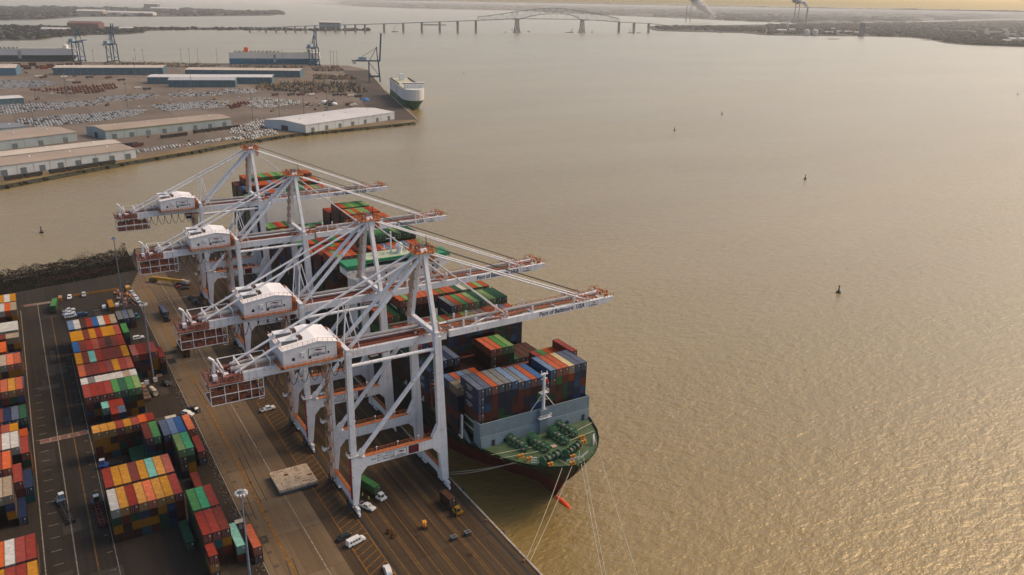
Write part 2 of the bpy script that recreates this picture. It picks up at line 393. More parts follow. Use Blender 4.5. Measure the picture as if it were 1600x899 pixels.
# ------------------------------------------------------------------ ship-to-shore gantry cranes
CRX = 72.3
def rail(mb, pts, h=1.1, step=2.2, t=.09, mi=0):
    for a, b in zip(pts, pts[1:]):
        a = Vector(a); b = Vector(b); L = (b-a).length; n = max(1, int(L/step)); up = Vector((0,0,h))
        mb.bar(a+up, b+up, t, t, mi); mb.bar(a+up*.5, b+up*.5, t*.7, t*.7, mi)
        for k in range(n+1):
            p = a+(b-a)*k/n; mb.bar(p, p+up, t, t, mi)
def make_crane():
    t = empty('gantry_crane', (0,0,0), 0, 'crane', 'container crane', 'white gantry cranes on the quay')
    def part(name, mb, mats=WHITE, par=t, fix=True): return mb.build(name, mats, par, fix=fix)
    LL = [(-.7,3.2),(.95,3.2),(2.2,13.3),(4.2,15.6),(4.2,18.95),(1.05,19.1),(.95,53.6),(-.7,53.6)]
    LW = [(31.9,2.8),(31.45,18.5),(29.7,53.4),(27.5,53.4),(28.5,23.4),(27.2,19.0),(26.2,18.95),(26.2,15.6),(27.6,15.4),(28.5,13.2),(29.8,2.8)]
    for s in (-1, 1):
        for P in (LL, LW):
            m = MB(); 
            # concave outline: build as quads between matching sides
            if P is LL:
                q = [((-.7,3.2),(.95,3.2)),((-.7,13.3),(2.2,13.3)),((-.7,15.6),(4.2,15.6)),((-.7,18.95),(4.2,18.95)),((-.7,19.8),(1.1,19.8)),((-.7,53.6),(.95,53.6))]
            else:
                q = [((29.8,2.8),(31.9,2.8)),((28.6,13.0),(31.6,13.0)),((26.2,15.6),(31.5,15.6)),((26.2,18.95),(31.4,18.95)),((28.4,23.4),(31.15,23.4)),((27.5,53.4),(29.7,53.4))]
            for (a, b), (c, d) in zip(q, q[1:]):
                y0, y1 = s*9.3-.85, s*9.3+.85
                m.hexa([(a[0],y0,a[1]),(b[0],y0,b[1]),(b[0],y1,b[1]),(a[0],y1,a[1])], [(c[0],y0,c[1]),(d[0],y0,d[1]),(d[0],y1,d[1]),(c[0],y1,c[1])])
            part('leg', m)
        y = s*9.3
        p = part('portal_beam', MB().box(4.2, 26.2, y-.78, y+.78, 15.6, 18.95))
        wk = MB().box(4.0, 26.6, y-.9, y+.9, 18.97, 19.1); rail(wk, [(4.2,y+.85*1,19.1),(26.4,y+.85,19.1)], 1.1, 2.4, .1)
        wk.build('walkway', RUST, p)
        for x in (8, 15, 22): MB().tube((x, y+.6, 19.1), (x, y+.6, 20.5), .06, 5).dome((x, y+.6, 20.5), .35, .3, 6, 2).build('floodlight', WHITE2, p)
        if s < 0:
            yy = y-.80
            def tx(body, x, z, size, wid, al='LEFT', mat=LETTER):
                o = link('lettering', text_mesh(body, size, mat, width=wid, align=al), p, (x, yy, z)); o.rotation_euler = (PI/2, 0, 0)
            tx('65LT', 7.6, 18.05, .62, 1.5); tx('SWL 80LT', 5.7, 17.2, .62, 3.4); tx('85LT', 7.6, 16.35, .62, 1.5)
            tx('SINGLE', 10.3, 18.05, .62, 1.9); tx("TWIN 20'", 9.9, 17.2, .62, 2.3); tx('CARGO BEAM', 9.5, 16.35, .62, 3.2)
            sign(p, 13.0, yy+.005, 15.95, 4.4, 2.6)
            MB().box(18.0, 21.5, yy-.04, yy+.01, 15.9, 18.7).build('plate', paint('dark_red_plate', (.10,.012,.018), .5), p)
        part('upper_tie', MB().tube((.9,y,49.4), (27.7,y,49.4), .55, 10))
        br = MB().tube((2.6,y,20.2), (27.4,y,47.8), .72, 10); br.bar((1.6,y,19.1),(3.4,y,21.1),1.7,1.3); part('diagonal_brace', br)
        # girder (fixed) and boom, one pair each
        g0 = part('trolley_girder', MB().box(-28.4, 34.6, s*3.4-.65, s*3.4+.65, 49.4, 51.85))
        b_ = MB()
        zb = lambda x: 49.75+(x-35.4)*.0105
        b_.hexa([(35.6,s*3.4-.65,zb(35.6)),(98,s*3.4-.65,zb(98)),(98,s*3.4+.65,zb(98)),(35.6,s*3.4+.65,zb(35.6))], [(35.6,s*3.4-.65,zb(35.6)+2.15),(98,s*3.4-.65,zb(98)+2.15),(98,s*3.4+.65,zb(98)+2.15),(35.6,s*3.4+.65,zb(35.6)+2.15)])
        b_.hexa([(98,s*3.4-.65,zb(98)+.3),(100.3,s*3.4-.65,zb(100)+.9),(100.3,s*3.4+.65,zb(100)+.9),(98,s*3.4+.65,zb(98)+.3)], [(98,s*3.4-.65,zb(98)+2.15),(100.3,s*3.4-.65,zb(100)+2.15),(100.3,s*3.4+.65,zb(100)+2.15),(98,s*3.4+.65,zb(98)+2.15)])
        bo = part('boom_girder', b_)
        st = MB()
        for x in (41, 45.5, 57, 67, 84): st.bar((x, s*3.4, zb(x)+2.1), (x, s*3.4, zb(x)+4.6), .5, .5)
        st.build('lug_post', WHITE2, bo)
        if s < 0:
            o = link('lettering', text_mesh('Port of Baltimore  USA', 2.15, LETTER, .12, .055, width=18.6), bo, (69.4, -4.06, zb(69.4)+.45)); o.rotation_euler = (PI/2, -.0105, 0)
            sign(bo, 90.0, -4.055, zb(91)+.25, 3.6, 1.7)
        # trolley rail and cable tray on the girders
        r_ = MB().box(-28, 34.5, s*2.45-.15, s*2.45+.15, 51.2, 51.45); r_.box(35.6, 98, s*2.45-.15, s*2.45+.15, 51.6, 51.8); part('trolley_rail', r_, RUSTD)
        # walkway along each girder
        k = MB(); yo = s*4.75
        if s > 0: k.box(-28, 34.4, yo-.55, yo+.55, 51.0, 51.12); rail(k, [(-28,yo+s*.5,51.12),(34.4,yo+s*.5,51.12)], 1.1, 2.0, .1)
        else: k.box(-28, 34.4, -2.7, -1.9, 51.3, 51.42); rail(k, [(-28,-2.6,51.42),(34.4,-2.6,51.42)], 1.1, 2.0, .1)
        if s > 0: k.box(36, 98, yo-.55, yo+.55, 51.3, 51.42); rail(k, [(36,yo+.5,51.42),(98,yo+.5,51.6)], 1.1, 2.0, .12); k.box(36, 98, 1.1, 2.3, 51.2, 51.35); rail(k, [(36,1.2,51.35),(98,1.2,51.9)], 1.1, 2.0, .12)
        else: k.box(40, 60, -2.6, -1.7, 51.3, 51.42); rail(k, [(36,-2.5,51.42),(62,-2.5,51.6)], 1.1, 2.0, .12)
        part('girder_walkway', k, RUST)
        # stays
        part('backstay', MB().tube((27.4,s*1.9,77), (2.8,s*3.2,52.4), .62, 10))
        part('backstay', MB().tube((26.8,s*2.1,77.8), (-30.3,s*3.3,51.9), .36, 8))
        part('stay_post', MB().tube((1.0,s*3.3,52), (2.6,s*2.8,66.3), .22, 6).tube((6.0,s*3.3,52), (3.0,s*2.8,66.3), .16, 6))
        part('forestay', MB().tube((28.8,s*2.1,78), (89.2,s*3.3,53.0), .26, 8).bar((88.2,s*3.3,52.2),(90.2,s*3.3,53.6),.5,1.2))
        part('forestay', MB().tube((28.8,s*1.9,77.4), (57,s*3.3,53.2), .2, 6).tube((28.8,s*1.4,77.4), (57,s*3.0,53.2), .2, 6))
        part('mast_post', MB().bar((28.6,s*9.1,53.2), (28.2,s*2.0,77.6), 1.25, 1.35))
        part('hoist_rope', MB().tube((29,s*.8,80.2), (88.5,s*.9,55.0), .11, 5), DARK)
    # transverse frames
    part('cross_beam', MB().box(-.5,.8,-10,10,53.62,54.9)); part('cross_beam', MB().box(27.8,29.2,-10,10,53.42,54.8))
    for x in (-28, -24, -19, -14): part('cross_tie', MB().box(x, x+.8, -2.75, 2.75, 50.2, 51.4))
    for x in (38, 48, 58, 68, 78, 88, 97): part('cross_tie', MB().box(x, x+.7, -2.75, 2.75, 50.6, 51.5))
    part('cross_tie', MB().tube((44,-2.7,51.8),(57,2.7,52.4),.3,6).tube((57,-2.7,52.4),(44,2.7,51.8),.3,6))
    pi = MB().tube((-1,1.2,53.4), (34,1.2,53.4), .62, 10); pi.tube((37,.3,53.2), (86,.3,53.7), .55, 10); part('cable_tray', pi, paint('weathered_grey', (.34,.32,.31), .6, .25, .3))
    # rusty decks between the girders and machinery on them
    dk = MB().box(1.5, 33, -2.6, 2.6, 50.9, 51.0); rail(dk, [(1.5,-2.5,51),(33,-2.5,51)], 1.1, 2.2, .11); part('inner_deck', dk, RUSTD)
    rg = random.Random(3)
    for x0, x1, z0 in ((25, 35, 51.2), (-1, 5, 51.6), (52, 58, 52.2), (84, 91, 52.4), (96, 100.2, 52.4)):
        cl = MB()
        for q in range(26 if x0 != 25 else 44):
            x = rg.uniform(x0, x1); y = rg.uniform(-4.6, 4.6); s = rg.uniform(.12,.6); z = z0+rg.uniform(0, 1.2)
            cl.box(x, x+s*rg.uniform(.6,2), y, y+s, z, z+s*rg.uniform(.5,2.2), rg.choice((0,0,0,1)))
        for y in (-4.6, 4.6, 0): rail(cl, [(x0, y, z0+.6), (x1, y, z0+.6)], 1.2, 1.3, .12)
        part('gear_platform', cl, [RUST, WHITE2])
    # sills and bogies
    for x in (.12, 30.85):
        sb = MB().hexa([(x-.62,-8.9,3.0),(x+.62,-8.9,3.0),(x+.62,8.9,3.0),(x-.62,8.9,3.0)], [(x-.62,-8.9,5.5),(x+.62,-8.9,5.5),(x+.62,8.9,5.5),(x-.62,8.9,5.5)]); b0 = part('sill_beam', sb)
        wk = MB().box(x-.66, x+.66, -8.4, 8.4, 5.52, 5.66); rail(wk, [(x-.6,-8.4,5.66),(x-.6,8.4,5.66)], 1.0, 2, .1); wk.build('walkway', RUST, b0)
        for s in (-1, 1):
            bg_ = MB(); yc = s*8.6
            bg_.box(x-.5, x+.5, yc-3.8, yc+3.8, 2.1, 2.9)
            for q in (-1, 1): bg_.prism([(yc+q*2.2-1.7,1.0),(yc+q*2.2+1.7,1.0),(yc+q*2.2+.7,2.1),(yc+q*2.2-.7,2.1)], x-.42, x+.42, 'x')
            bg_.box(x-.3, x+.3, yc+s*4.1-.4, yc+s*4.1+.4, .5, 1.5)
            bo = part('bogie', bg_)
            wh = MB()
            for q in range(8):
                yy = yc-3.6+q*7.2/7; wh.tube((x-.32,yy,.46),(x+.32,yy,.46),.44,8)
            wh.build('wheel', DARK, bo)
            if x < 5:
                cab = MB().box(-2.1,-.9, yc-1.0, yc+1.0, 1.2, 3.0); cab.bar((-1.4,yc+2.2,1.5),(-1.4,yc+2.2,3.6),.5,.5); cab.build('drive_cabinet', DARK, bo)
    # stair tower on the far landside leg, ladder on the near one
    st = MB(); z = 5.0; k = 0; ya, yb = 5.9, 8.2
    while z < 49:
        a, b = (ya, yb) if k % 2 == 0 else (yb, ya)
        st.hexa([(-2.0,a,z),(-1.0,a,z),(-1.0,b,z+2.7),(-2.0,b,z+2.7)], [(-2.0,a,z+.2),(-1.0,a,z+.2),(-1.0,b,z+2.9),(-2.0,b,z+2.9)])
        st.bar((-2.05,a,z+1.1),(-2.05,b,z+3.8),.12,.12); st.bar((-.95,a,z+1.1),(-.95,b,z+3.8),.12,.12)
        st.box(-2.3,-.75, b-.4 if b == yb else b-.5, b+.5 if b == yb else b+.4, z+2.7, z+2.86)
        z += 2.8; k += 1
    for x in (-2.2,-.85):
        for y in (5.6, 8.5): st.bar((x,y,4),(x,y,50),.14,.14)
    part('stair_tower', st, paint('weathered_stair', (.34,.22,.16), .75, .4, 1.2))
    pl = MB()
    for k, z in enumerate((13, 23, 33, 43)):
        pl.box(-3.2, -.72, 9.0, 10.4, z, z+.15); rail(pl, [(-3.2,10.4,z+.15),(-3.2,9.0,z+.15),(-.8,9.0,z+.15)], 1.1, 1.2, .11)
    part('landing', pl, WHITE2)
    ld = MB().box(-1.05,-.72,-9.7,-8.9,5,21.4); ld.box(-1.2,-.6,-10.3,-8.6,13.2,13.35); part('ladder', ld, paint('red_ladder', (.30,.03,.025), .7, .3))
    pl = MB().box(-1.7, 1.6, -10.6, -8.2, 20.1, 20.25); rail(pl, [(-1.7,-8.3,20.25),(-1.7,-10.5,20.25),(1.6,-10.5,20.25)], 1.0, 1.6, .1); part('landing', pl, WHITE2)
    ms = MB(); z = 54.5
    while z < 75:
        f = (z-53.2)/24.4; y = 9.1-7.1*f; ms.box(26.3,27.7,y-1.4,y+.2,z,z+.14); rail(ms, [(26.3,y-1.4,z+.14),(26.3,y+.2,z+.14),(27.7,y+.2,z+.14)], 1.0, 1, .1)
        f2 = (z+3.3-53.2)/24.4; y2 = 9.1-7.1*f2; ms.hexa([(26.4,y-1.2,z),(27.2,y-1.2,z),(27.2,y-.2,z),(26.4,y-.2,z)],[(26.4,y2-.6,z+3.3),(27.2,y2-.6,z+3.3),(27.2,y2-.3,z+3.3),(26.4,y2-.3,z+3.3)]); z += 3.4
    part('mast_stair', ms, paint('weathered_stair', (.34,.22,.16), .75))
    # apex
    part('apex_head', MB().box(26.6,29.9,-2.6,2.6,76.2,78.3).prism([(-2.6,78.3),(2.6,78.3),(1.6,79.2),(-1.6,79.2)], 27.2, 29.4, 'x'))
    ap = MB().box(24.6,31.8,-3.6,3.6,78.32,78.42); rail(ap, [(24.6,-3.6,78.4),(31.8,-3.6,78.4),(31.8,3.6,78.4),(24.6,3.6,78.4),(24.6,-3.6,78.4)], 1.2, 1.2, .13)
    for q in range(34):
        x = rg.uniform(24.6, 31.4); y = rg.uniform(-3.4, 3.2); s = rg.uniform(.15,.55); ap.box(x, x+s, y, y+s, 78.42, 78.5+rg.uniform(.4,2.1))
    ap.box(30.9,32.0,-1.4,.6,74.6,78.3)
    part('apex_platform', ap, RUST)
    for y in (-.7,.7): part('rope_sheave', MB().tube((28.3,y-.1,79.7),(28.3,y+.1,79.7),.95,14), STEEL)
    part('aerial', MB().bar((31.2,2.8,78.4),(31.2,2.8,81.8),.16,.16), DARK); part('aerial', MB().bar((25.2,-2.9,78.4),(25.2,-2.9,81.2),.14,.14), DARK)
    # machinery house
    hp = [(-17.8,52.3),(-2.2,52.3),(-2.2,57.0),(-7.7,58.1),(-17.8,56.9)]
    h = MB().prism(hp, -6.9, 7.2, 'y'); house = part('machinery_house', h, WHITE2)
    rf = MB().prism([(-18.1,56.95),(-7.7,58.15),(-1.9,57.05),(-1.9,57.2),(-7.7,58.34),(-18.1,57.12)], -7.15, 7.45, 'y'); rf.build('roof', paint('pale_roof_paint', (.82,.79,.78), .55, .04, .2), house)
    rl = MB(); rail(rl, [(-17.9,-7.0,57.1),(-7.7,-7.0,58.3),(-2.0,-7.0,57.2)], 1.0, 1.3, .08); rail(rl, [(-17.9,-7.0,57.1),(-17.9,7.3,57.1)], 1.0, 1.3, .08); rl.build('roof_railing', paint('pale_orange_rail', (.55,.32,.24), .7), house)
    for (y0, x0) in ((-3.4,-17.4), (2.6,-17.4)):
        hb = MB().prism([(x0,57.2),(x0+5.2,57.3),(x0+5.2,58.6),(x0,58.7)], y0, y0+2.8, 'y'); hb.build('roof_vent', WHITE2, house)
        MB().box(x0+.35, x0+4.9, y0-.03, y0+.02, 57.3, 58.45).build('grille', paint('grille_grey', (.10,.105,.11), .6), house)
        MB().box(x0+5.3, x0+5.8, y0+.2, y0+2.7, 57.4, 58.9).box(x0+6.1, x0+6.5, y0+.2, y0+2.7, 57.4, 58.8).build('flap', paint('brown_flap', (.12,.07,.05), .7), house)
    for x, z, w_, hh in ((-15.3,53.6,.8,.9), (-12.3,54.0,.5,1.2), (-10.6,53.3,.8,.9), (-8.2,53.7,.5,.7), (-5.0,53.9,.5,.7)):
        MB().box(x, x+w_, -6.96, -6.89, z, z+hh).build('window', GLASS, house)
    MB().box(-12.8,-11.6,-7.3,-6.91,54.4,55.7).build('ventilator', WHITE2, house)
    sign(house, -10.6, -6.93, 53.95, 5.2, 2.4)
    wk = MB().box(-18.8,-1.4,-7.9,-6.95,51.95,52.1); wk.box(-18.8,-17.9,-7.9,7.9,51.95,52.1); rail(wk, [(-18.8,7.8,52.1),(-18.8,-7.9,52.1),(-1.4,-7.9,52.1)], 1.1, 1.6, .1); part('house_walkway', wk, RUST)
    wk = MB().box(-2.0,.2,-7.5,7.5,51.95,52.1)
    for q in range(30):
        y = rg.uniform(-7.3, 7); s = rg.uniform(.15,.5); wk.box(-1.6+rg.uniform(0,1), -.9+rg.uniform(0,1), y, y+s, 52.1, 52.4+rg.uniform(.2,4.5))
    part('end_platform', wk, RUST)
    # tail: gear platform, jib, hanging maintenance cage
    tl = MB().box(-37.8,-28.6,-4.9,4.9,49.7,50.0); tl.box(-33.4,-28.5,-4.3,-2.6,50.0,51.6); tl.box(-33.4,-28.5,2.6,4.3,50.0,51.6); rail(tl, [(-28.6,-4.9,50),(-37.8,-4.9,50),(-37.8,4.9,50),(-28.6,4.9,50)], 1.2, 1.5, .12)
    for q in range(30):
        x = rg.uniform(-37, -29); y = rg.uniform(-4.4, 3.6); s = rg.uniform(.3,1.0); tl.box(x, x+s, y, y+s, 50.0, 50.3+rg.uniform(.3,1.6))
    part('tail_platform', tl, paint('tail_rust', (.20,.06,.038), .75, .6, .5, .5, (.42,.33,.30)))
    dr = MB().tube((-31,-1.2,52.2),(-18.6,-1.2,53.2),.75,10); dr.tube((-30,2.2,52.2),(-18.6,2.2,53.0),.5,8); part('hoist_drum', dr, paint('weathered_grey', (.34,.32,.31)))
    fr = MB()
    for x in (-33.5,-29,-24.6,-20.6):
        fr.bar((x,-3.6,53.9),(x,3.9,53.9),.3,.3)
        for y in (-3.6, 3.9): fr.bar((x,y,51),(x,y,54.05),.25,.25)
    fr.bar((-33.5,3.9,54),(-20.6,3.9,54),.2,.2); part('stay_frame', fr, WHITE2)
    jb = MB().bar((-35.4,-.8,50),(-35.2,-.8,55.6),.55,.55); jb.bar((-35.2,-.8,55.4),(-33.2,-1.6,51.6),.35,.4); jb.bar((-35.2,-.8,55.6),(-36.3,.3,56.3),.6,.5); jb.bar((-35.9,1.4,50),(-35.3,-.6,54.6),.35,.35); jb.box(-36.2,-35.0,-3.2,-1.4,50,51.9); jb.box(-33.0,-31.8,-2.4,-.8,50.5,51.6); jb.box(-34.6,-33.8,.6,2.0,50,51.4); part('jib_crane', jb, WHITE2)
    cg = MB()
    for z in (43.9, 46.6, 49.4):
        for y in (-4.6, 4.6): cg.bar((-37.6,y,z),(-23.2,y,z),.18,.18)
    for x in (-37.6,-33.8,-30.2,-26.7,-23.2):
        for y in (-4.6, 4.6): cg.bar((x,y,43.9),(x,y,49.6),.18,.18)
        cg.bar((x,-4.6,43.9),(x,4.6,43.9),.16,.16)
    cg.bar((-24.6,-4.6,43.2),(-24.6,-4.6,49.4),.12,.12); cg.bar((-23.2,-4.6,43.2),(-24.6,-4.6,43.2),.12,.12)
    cage = part('maintenance_cage', cg, WHITE2)
    fl = MB()
    for q in range(10): fl.box(-37.4,-23.4,-4.4+q*.92,-3.95+q*.92,43.62,43.8); fl.box(-37.2,-23.6,-3.6+q*.82,-3.25+q*.82,46.35,46.5)
    for q in range(16):
        x = rg.uniform(-37, -25); fl.box(x, x+rg.uniform(.6,2), -4.2, -3.2, 43.8, 44.4+rg.random())
    rail(fl, [(-37.3,-4.4,46.6),(-23.4,-4.4,46.6)], 1.0, 1.2, .09); rail(fl, [(-37.3,-4.4,43.8),(-23.4,-4.4,43.8)], 1.0, 1.2, .09)
    for q in range(14): x = rg.uniform(-37, -25); fl.box(x, x+rg.uniform(.5,1.8), rg.uniform(-3.4,0), rg.uniform(.3,3), 46.5, 46.9+rg.random()*1.2, rg.choice((0,0,1)))
    fl.build('cage_floor', [paint('cage_rust', (.26,.085,.045), .8, .45, .9), RUST], cage)
    # operator cab and festoon cable under the girders
    tr = MB().box(-6.5,-.5,-2.4,2.4,48.3,49.2); part('trolley', tr, RUST)
    cb = MB().box(-5.8,-3.4,-1.2,1.2,45.6,48.2); cb = part('operator_cab', cb, WHITE2)
    MB().box(-5.85,-3.35,-1.25,1.25,46.0,47.2).build('window', GLASS, cb)
    fs = MB(); x = -25.5
    for k in range(9):
        pts = [(x+3.1*i/8, -4.6, 49.2-4.0*(1-((i-4)/4.0)**2)) for i in range(9)]; fs.path(pts, .11, 5); fs.box(x-.25,x+.25,-4.75,-4.3,48.7,49.35); x += 3.1
    part('festoon_cable', fs, DARK)
    return t
def sign(par, x, y, z, w, h):
    """framed eagle emblem above two lines of lettering, on a -Y face"""
    s = MB().box(x, x+w, y-.03, y+.01, z, z+h).build('sign', WHITE2, par)
    f = MB(); t = w*.03
    f.box(x, x+w, y-.06, y-.031, z, z+t); f.box(x, x+w, y-.06, y-.031, z+h-t, z+h); f.box(x, x+t, y-.06, y-.031, z+t, z+h-t); f.box(x+w-t, x+w, y-.06, y-.031, z+t, z+h-t)
    f.build('sign_frame', paint('dark_green_frame', (.02,.05,.05), .6), s if s.parent is None or s.parent.parent is None else s.parent)
    cx, cz = x+w*.5, z+h*.66; e = MB()
    e.face([(cx-w*.33,y-.06,cz-h*.12),(cx-w*.05,y-.06,cz+h*.16),(cx+w*.12,y-.06,cz+h*.12),(cx+w*.02,y-.06,cz-h*.02),(cx-w*.12,y-.06,cz+h*.02)], 0)
    e.face([(cx-w*.02,y-.065,cz-h*.06),(cx+w*.12,y-.065,cz+h*.1),(cx+w*.33,y-.065,cz+h*.06),(cx+w*.2,y-.065,cz-h*.1)], 1)
    e.build('emblem', [DARK, paint('red_emblem', (.3,.03,.03), .6)], s if s.parent is None or s.parent.parent is None else s.parent, fix=False)
    for body, zz, sz, wd in (('PORTS AMERICA', z+h*.30, h*.13, w*.5), ('CHESAPEAKE', z+h*.09, h*.24, w*.8)):
        o = link('lettering', text_mesh(body, sz, LETTER, width=wd), s if s.parent is None or s.parent.parent is None else s.parent, (x+(w-wd)/2, y-.05, zz)); o.rotation_euler = (PI/2, 0, 0)
c0 = make_crane(); c0.location = (CRX, 219.3, 0)
c0['label'] = 'white gantry crane beside the bow, its boom out over the front containers'
V2 = dup(c0, (CRX, 263.2, 0), label='white gantry crane second from the bow, between the bow crane and the bridge')
V3 = dup(c0, (CRX, 350.0, 0), label='white gantry crane third from the bow, its boom crossing just aft of the bridge')
V4 = dup(c0, (CRX, 423.5, 0), label='white gantry crane farthest from the bow, at the ship stern end of the quay')

for cr, dx in ((c0, 16.0), (V2, 31.0), (V3, 7.0), (V4, 0.0)):
    for ch in cr.children:
        if ch.name.startswith(('trolley.', 'operator_cab')) or ch.name == 'trolley': ch.location.x = dx
# ------------------------------------------------------------------ container ship
SX, SH, DZ = 134.6, 24.0, 13.9
HULLR = paint('antifouling_red', (.10,.018,.014), .7, .3, .15); HULLK = paint('hull_green_black', (.012,.022,.017), .6, .3, .2); HULLG = paint('rim_green', (.010,.028,.018), .6, .3)
DECKG = paint('green_deck', (.045,.092,.043), .75, .45, .4, .5, (.10,.06,.03))
BREAK = paint('blue_grey_wall', (.15,.20,.235), .65, .12, .25, .15, (.16,.13,.10))
SHIPW = paint('ship_white', (.72,.70,.66), .6, .1, .2, .12, (.3,.2,.13)); SGREEN = paint('bridge_green', (.015,.20,.09), .6, .15)
MACH = paint('winch_green', (.03,.115,.065), .5, .4, 1.5, .35, (.10,.09,.06))
ORNG = paint('bright_orange', (.75,.12,.02), .6, .15)
ship = empty('container_ship', (SX, 180, WZ), 0, 'dark hulled container ship moored along the quay, loaded high with containers', 'ship')
def sp(name, mb, mats, par=ship, fix=True):
    for i, v in enumerate(mb.v): mb.v[i] = (v[0]-SX, v[1]-180, v[2]-WZ)
    return mb.build(name, mats, par, fix=fix)
prof = [(179.8,.3,0),(181,4.6,0),(183,8.6,0),(186,12.2,0),(190,15.6,0),(195,18.6,.6),(202,21.1,3),(212,23.2,7.5),(225,23.9,13),(242,24,18.5),(262,24,22.5),(285,24,24),(470,24,24),(500,24,22.5),(520,23.5,18),(534,22.5,11)]
def yoff(y, z):   # the stem rakes aft towards the water
    f = (DZ-z)/(DZ-WZ); return y + max(0, 1-(y-180)/40)*11.5*max(0, f)**1.2
hm_ = MB(); levels = [(-9,0),(WZ+.2,0),(2.2,0),(2.21,1),(9,1),(DZ-.7,1),(DZ-.69,2),(DZ+.75,2)]
rings = []
for (y, d, wl) in prof:
    ring = []
    for (z, mi) in levels:
        f = max(0, min(1, (z-WZ)/(DZ-WZ))); hw = wl+(d-wl)*f**(1.6 if y < 240 else 1.0)
        zz = z
        if mi == 0 and abs(z-2.2) < .1 or abs(z-2.21) < .001: zz = z+max(0, (225-y)/45)*1.6
        ring.append((hw, yoff(y, z), zz))
    rings.append(ring)
for a, b in zip(rings, rings[1:]):
    for k in range(len(levels)-1):
        for s in (-1, 1):
            hm_.face([(SX+s*a[k][0],a[k][1],a[k][2]),(SX+s*b[k][0],b[k][1],b[k][2]),(SX+s*b[k+1][0],b[k+1][1],b[k+1][2]),(SX+s*a[k+1][0],a[k+1][1],a[k+1][2])], levels[k+1][1])
r = rings[-1]
for k in range(len(levels)-1): hm_.face([(SX-r[k][0],r[k][1],r[k][2]),(SX+r[k][0],r[k][1],r[k][2]),(SX+r[k+1][0],r[k+1][1],r[k+1][2]),(SX-r[k+1][0],r[k+1][1],r[k+1][2])], levels[k+1][1])
sp('hull', hm_, [HULLR, HULLK, HULLG])
dm = MB()
for (y, d, _), (y2, d2, _) in zip(prof, prof[1:]): dm.face([(SX-d,y,DZ),(SX+d,y,DZ),(SX+d2,y2,DZ),(SX-d2,y2,DZ)], 0 if y < 204 else 1)
sp('deck', dm, [DECKG, paint('dark_deck', (.03,.035,.03), .8)], fix=False)
bb = MB(); bb.blob((SX, 187.2, -4.1), 1.3, 5.6, 1.25, random.Random(1), 12, 8, 0); smooth(sp('bulbous_bow', bb, paint('bulb_orange', (.62,.06,.015), .5, .2)))
# breakwater wall with door openings and centre trunk
bwv = MB().box(SX-21.6, SX+21.6, 204.3, 204.7, DZ, 22.3); bwv.box(SX-21.6, SX-21.2, 204.7, 208.5, DZ, 22.3); bwv.box(SX+21.2, SX+21.6, 204.7, 208.5, DZ, 22.3)
bwv.hexa([(SX-21.4,203.5,DZ),(SX+21.4,203.5,DZ),(SX+21.4,204.3,DZ),(SX-21.4,204.3,DZ)], [(SX-21.4,204.0,17.6),(SX+21.4,204.0,17.6),(SX+21.4,204.3,17.6),(SX-21.4,204.3,17.6)])
bwv.box(SX+.6, SX+3.6, 202.9, 204.3, DZ, 22.3)
bw = sp('breakwater', bwv, BREAK)
d = MB()
for x in (-17.5, 18.2): d.box(SX+x, SX+x+1.1, 203.4, 203.5, DZ+.1, DZ+2.3)
for x in (-12.5, 12): d.tube((SX+x,203.2,DZ+1), (SX+x,203.6,DZ+1), .7, 10)
sp('doorway', d, DARK, bw)
# foremast
fx_ = SX+2.3; fmst = MB().tube((fx_,203.9,19.5),(fx_,203.9,35.4),.6,8,r2=.45)
for s in (-1, 1):
    fmst.tube((fx_,203.9,28.4),(fx_+s*4.7,204.4,22.3),.12,5); fmst.tube((fx_+s*2.3,204.15,25.3),(fx_,203.9,26.0),.08,5)
fmst.box(fx_-1.6,fx_+1.6,203.1,204.7,28.3,28.45); rail(fmst, [(fx_-1.6,203.1,28.4),(fx_+1.6,203.1,28.4),(fx_+1.6,204.7,28.4)], 1.1, .8, .08)
fmst.box(fx_-1.3,fx_+1.3,203.5,204.3,35.0,35.2); fmst.bar((fx_-1.1,203.9,35),(fx_-1.1,203.9,36.4),.25,.25); fmst.bar((fx_+1.0,203.9,35),(fx_+1.0,203.9,36.0),.3,.3); fmst.bar((fx_-1.2,203.9,33.4),(fx_+1.2,203.9,33.4),.3,.3)
fmst.box(fx_-2.3,fx_+2.6,202.4,203.8,19.3,19.5); rail(fmst, [(fx_-2.3,202.4,19.5),(fx_+2.6,202.4,19.5),(fx_+2.6,203.6,19.5)], 1.1, .8, .1)
fm_ = sp('foremast', fmst, WHITE2)
sp('mast_lamp', MB().tube((fx_+1.15,203.5,32.3),(fx_+1.15,204.3,32.3),.55,8), paint('red_lamp_housing', (.45,.02,.03), .5), fm_)
